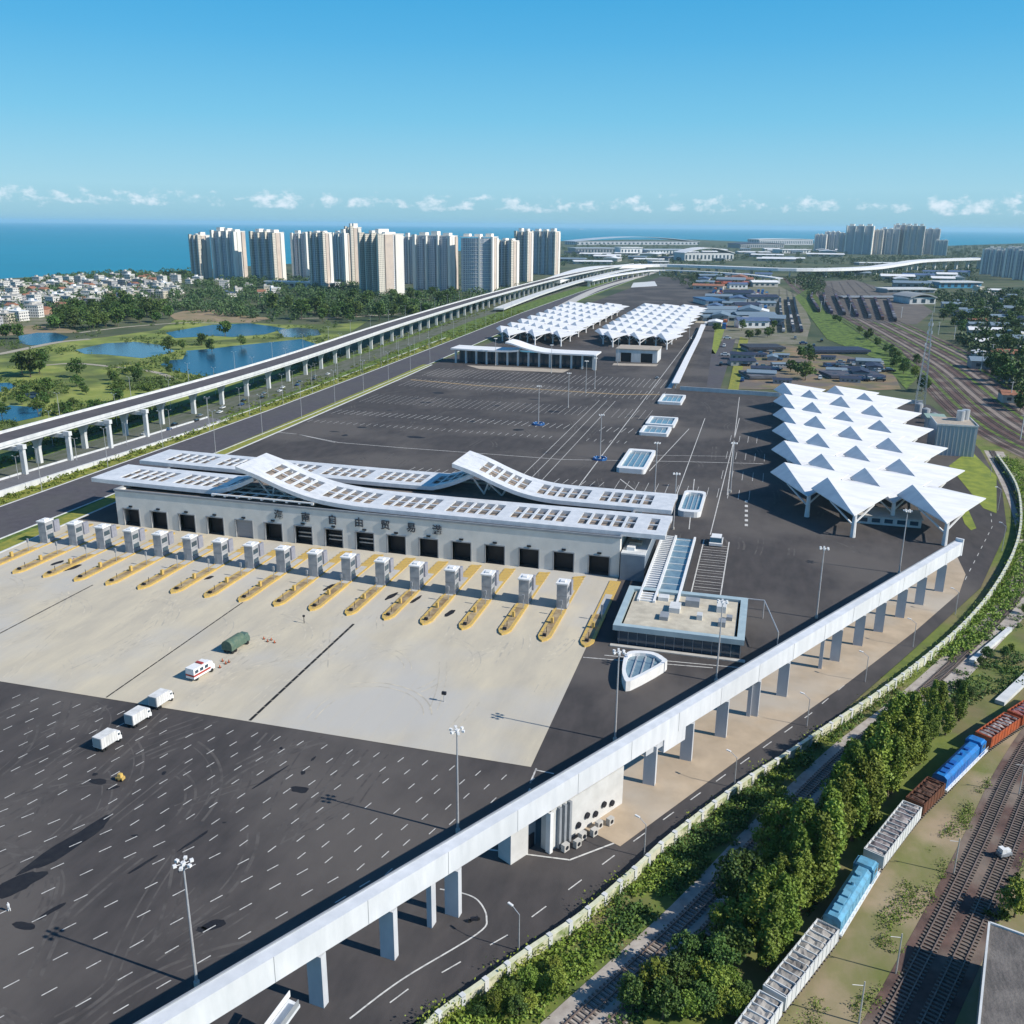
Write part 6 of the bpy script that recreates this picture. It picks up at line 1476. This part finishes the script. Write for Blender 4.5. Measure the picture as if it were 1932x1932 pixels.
# wagons in the far yard
WG = []
for nm, c in (('brown', (.13, .06, .045)), ('black', (.035, .035, .045)), ('grey', (.25, .25, .27)), ('dark violet', (.07, .05, .10)), ('pale', (.50, .49, .50))):
    t = thing('goods_wagon', '', 'freight wagon', (0, 0, 0)); mm = mat('wagon_' + nm.replace(' ', '_'), c, rough=.7)
    MB().box(-6.5, 6.5, -1.6, 1.6, 1.1, 3.6).build('body', mm, t, world=False); m = MB()
    for x in (-4.5, 4.5): m.box(x - 1.2, x + 1.2, -1.2, 1.2, .3, 1.1)
    m.build('bogie', M['rubber'], t, world=False); MB().box(-6.2, 6.2, -1.3, 1.3, 3.6, 3.75).build('load', M['dark'] if nm != 'pale' else M['concrete'], t, world=False); WG.append((Proto(t), nm))
k = 0
def rake(path, step, start, count, phrase, group, choices):
    global k
    for i, (x, y, h) in enumerate(walk(path, step, start)[:count]):
        k += 1; P, nm = WG[random.choice(choices)]
        P.place((x, y, .55), h, '%s goods wagon %s, %s nearest' % (nm, phrase, nth(k)), group)
yp_far = [at(1760, 600), at(1700, 575), at(1640, 552), at(1590, 536)]
FARW = {}; M_ = lambda n: MATS[n]
for i in range(7):
    o = 22 + i * 15; pth = [at(1545 + i * 24, 590 + i * 3), at(1530 + i * 24, 565), at(1538 + i * 15, 532)]
    track('railway_track', pth, z=.24, sleepers=False); 
    for q, (x, y, h) in enumerate(walk(pth, 14.3, 8)[:27]):
        nm = random.choice(('brown', 'black', 'black', 'grey', 'violet')); c = FARW.get(nm)
        if c is None: c = FARW[nm] = MB().box(-6.6, 6.6, -1.7, 1.7, .4, 4.2).build('goods_wagon', M_('wagon_' + ('dark_violet' if nm == 'violet' else nm)))
        else: c = c.copy(); COL.objects.link(c)
        c.location = (x, y, .5); c.rotation_euler = (0, 0, h); tag(c, '%s goods wagon in far yard rake %d from the left, %s wagon of it' % (nm, i + 1, nth(q + 1)), 'freight wagon', 'wagons in the far yard')
k = 0
for u0, u1 in ((1478, 1470), (1497, 1484), (1512, 1494)):
    pth = [at(u0, 628), at((u0 + u1) / 2 - 2, 585), at(u1, 545)]; track('railway_track', pth, z=.24, sleepers=False); rake(pth, 14.3, 4, 36, 'in the three sidings beside the green embankment', 'wagons in the sidings', (0, 1, 3, 4, 2))
k = 0
ry = random.Random(3); dark_yard += [(ry.uniform(1545, 1680), ry.uniform(685, 722)) for _ in range(26)] + [(ry.uniform(1400, 1475), ry.uniform(655, 700)) for _ in range(18)]
dark_yard.sort(key=lambda p: -p[1])
for i, (u, v) in enumerate(dark_yard):
    x, y = at(u, v); p, nm = carps[(i * 3) % 4] if i % 3 else carps[2]
    p.place((x, y, .3), R(random.choice((0, 90, 15))), '%s vehicle parked in the works yard behind the folded canopy, %s nearest' % (nm, nth(i + 1)), 'vehicles in the works yard', scale=(1.8, 1.5, 2.0))
# gantry posts of the yard
gp = thing('yard_post', '', 'post', (0, 0, 0)); MB().tube((0, 0, 0), (0, 0, 14), .35, .25, 6).build('pole', M['concwhite'], gp, world=False); MB().tube((-2, 0, 13.6), (2, 0, 13.6), .15, n=4).build('crossarm', M['steel'], gp, world=False)
pg = Proto(gp)
for i, (u, v) in enumerate(((1548, 588), (1603, 592), (1555, 575), (1770, 632), (1833, 562), (1500, 540), (1870, 680), (1905, 760), (1762, 590), (1700, 600), (1850, 700), (1800, 640), (1925, 830))):
    x, y = at(u, v); pg.place((x, y, .2), .5, 'pale lighting post of the railway yard, %s of thirteen' % nth(i + 1), 'posts of the railway yard')
# ship
X, Y = at(1097, 433); bo = thing('ship', 'tiny white ship far out on the sea right of the towers', 'ship', (X, Y, -1.4), .3)
m = MB(); m.prism([(-60, -9), (45, -9), (66, 0), (45, 9), (-60, 9)], 0, 14); m.build('hull', M['white'], bo, world=False); m = MB(); m.box(-40, 30, -8, 8, 14, 26); m.box(-10, 14, -7, 7, 26, 34); m.build('superstructure', M['white'], bo, world=False)

# ================================================================ AIR
if HAZE > 0:
    hb = MB(); hb.box(-72000, 72000, -72000, 72000, -2.6, 186)
    hm = bpy.data.materials.new('haze_air'); hm.use_nodes = True; nt = hm.node_tree
    nt.nodes.remove(nt.nodes['Principled BSDF']); pv = nt.nodes.new('ShaderNodeVolumePrincipled'); pv.inputs['Color'].default_value = (.56, .84, 1.0, 1)
    pv.inputs['Density'].default_value = HAZE; pv.inputs['Anisotropy'].default_value = .1
    nt.links.new(pv.outputs[0], nt.nodes['Material Output'].inputs['Volume'])
    tag(hb.build('haze', hm), kind='stuff')
scene.cycles.volume_bounces = 1; scene.cycles.max_bounces = 6; scene.cycles.diffuse_bounces = 3; scene.cycles.glossy_bounces = 3
print('OBJECTS', len(COL.objects), 'trees', ntree)
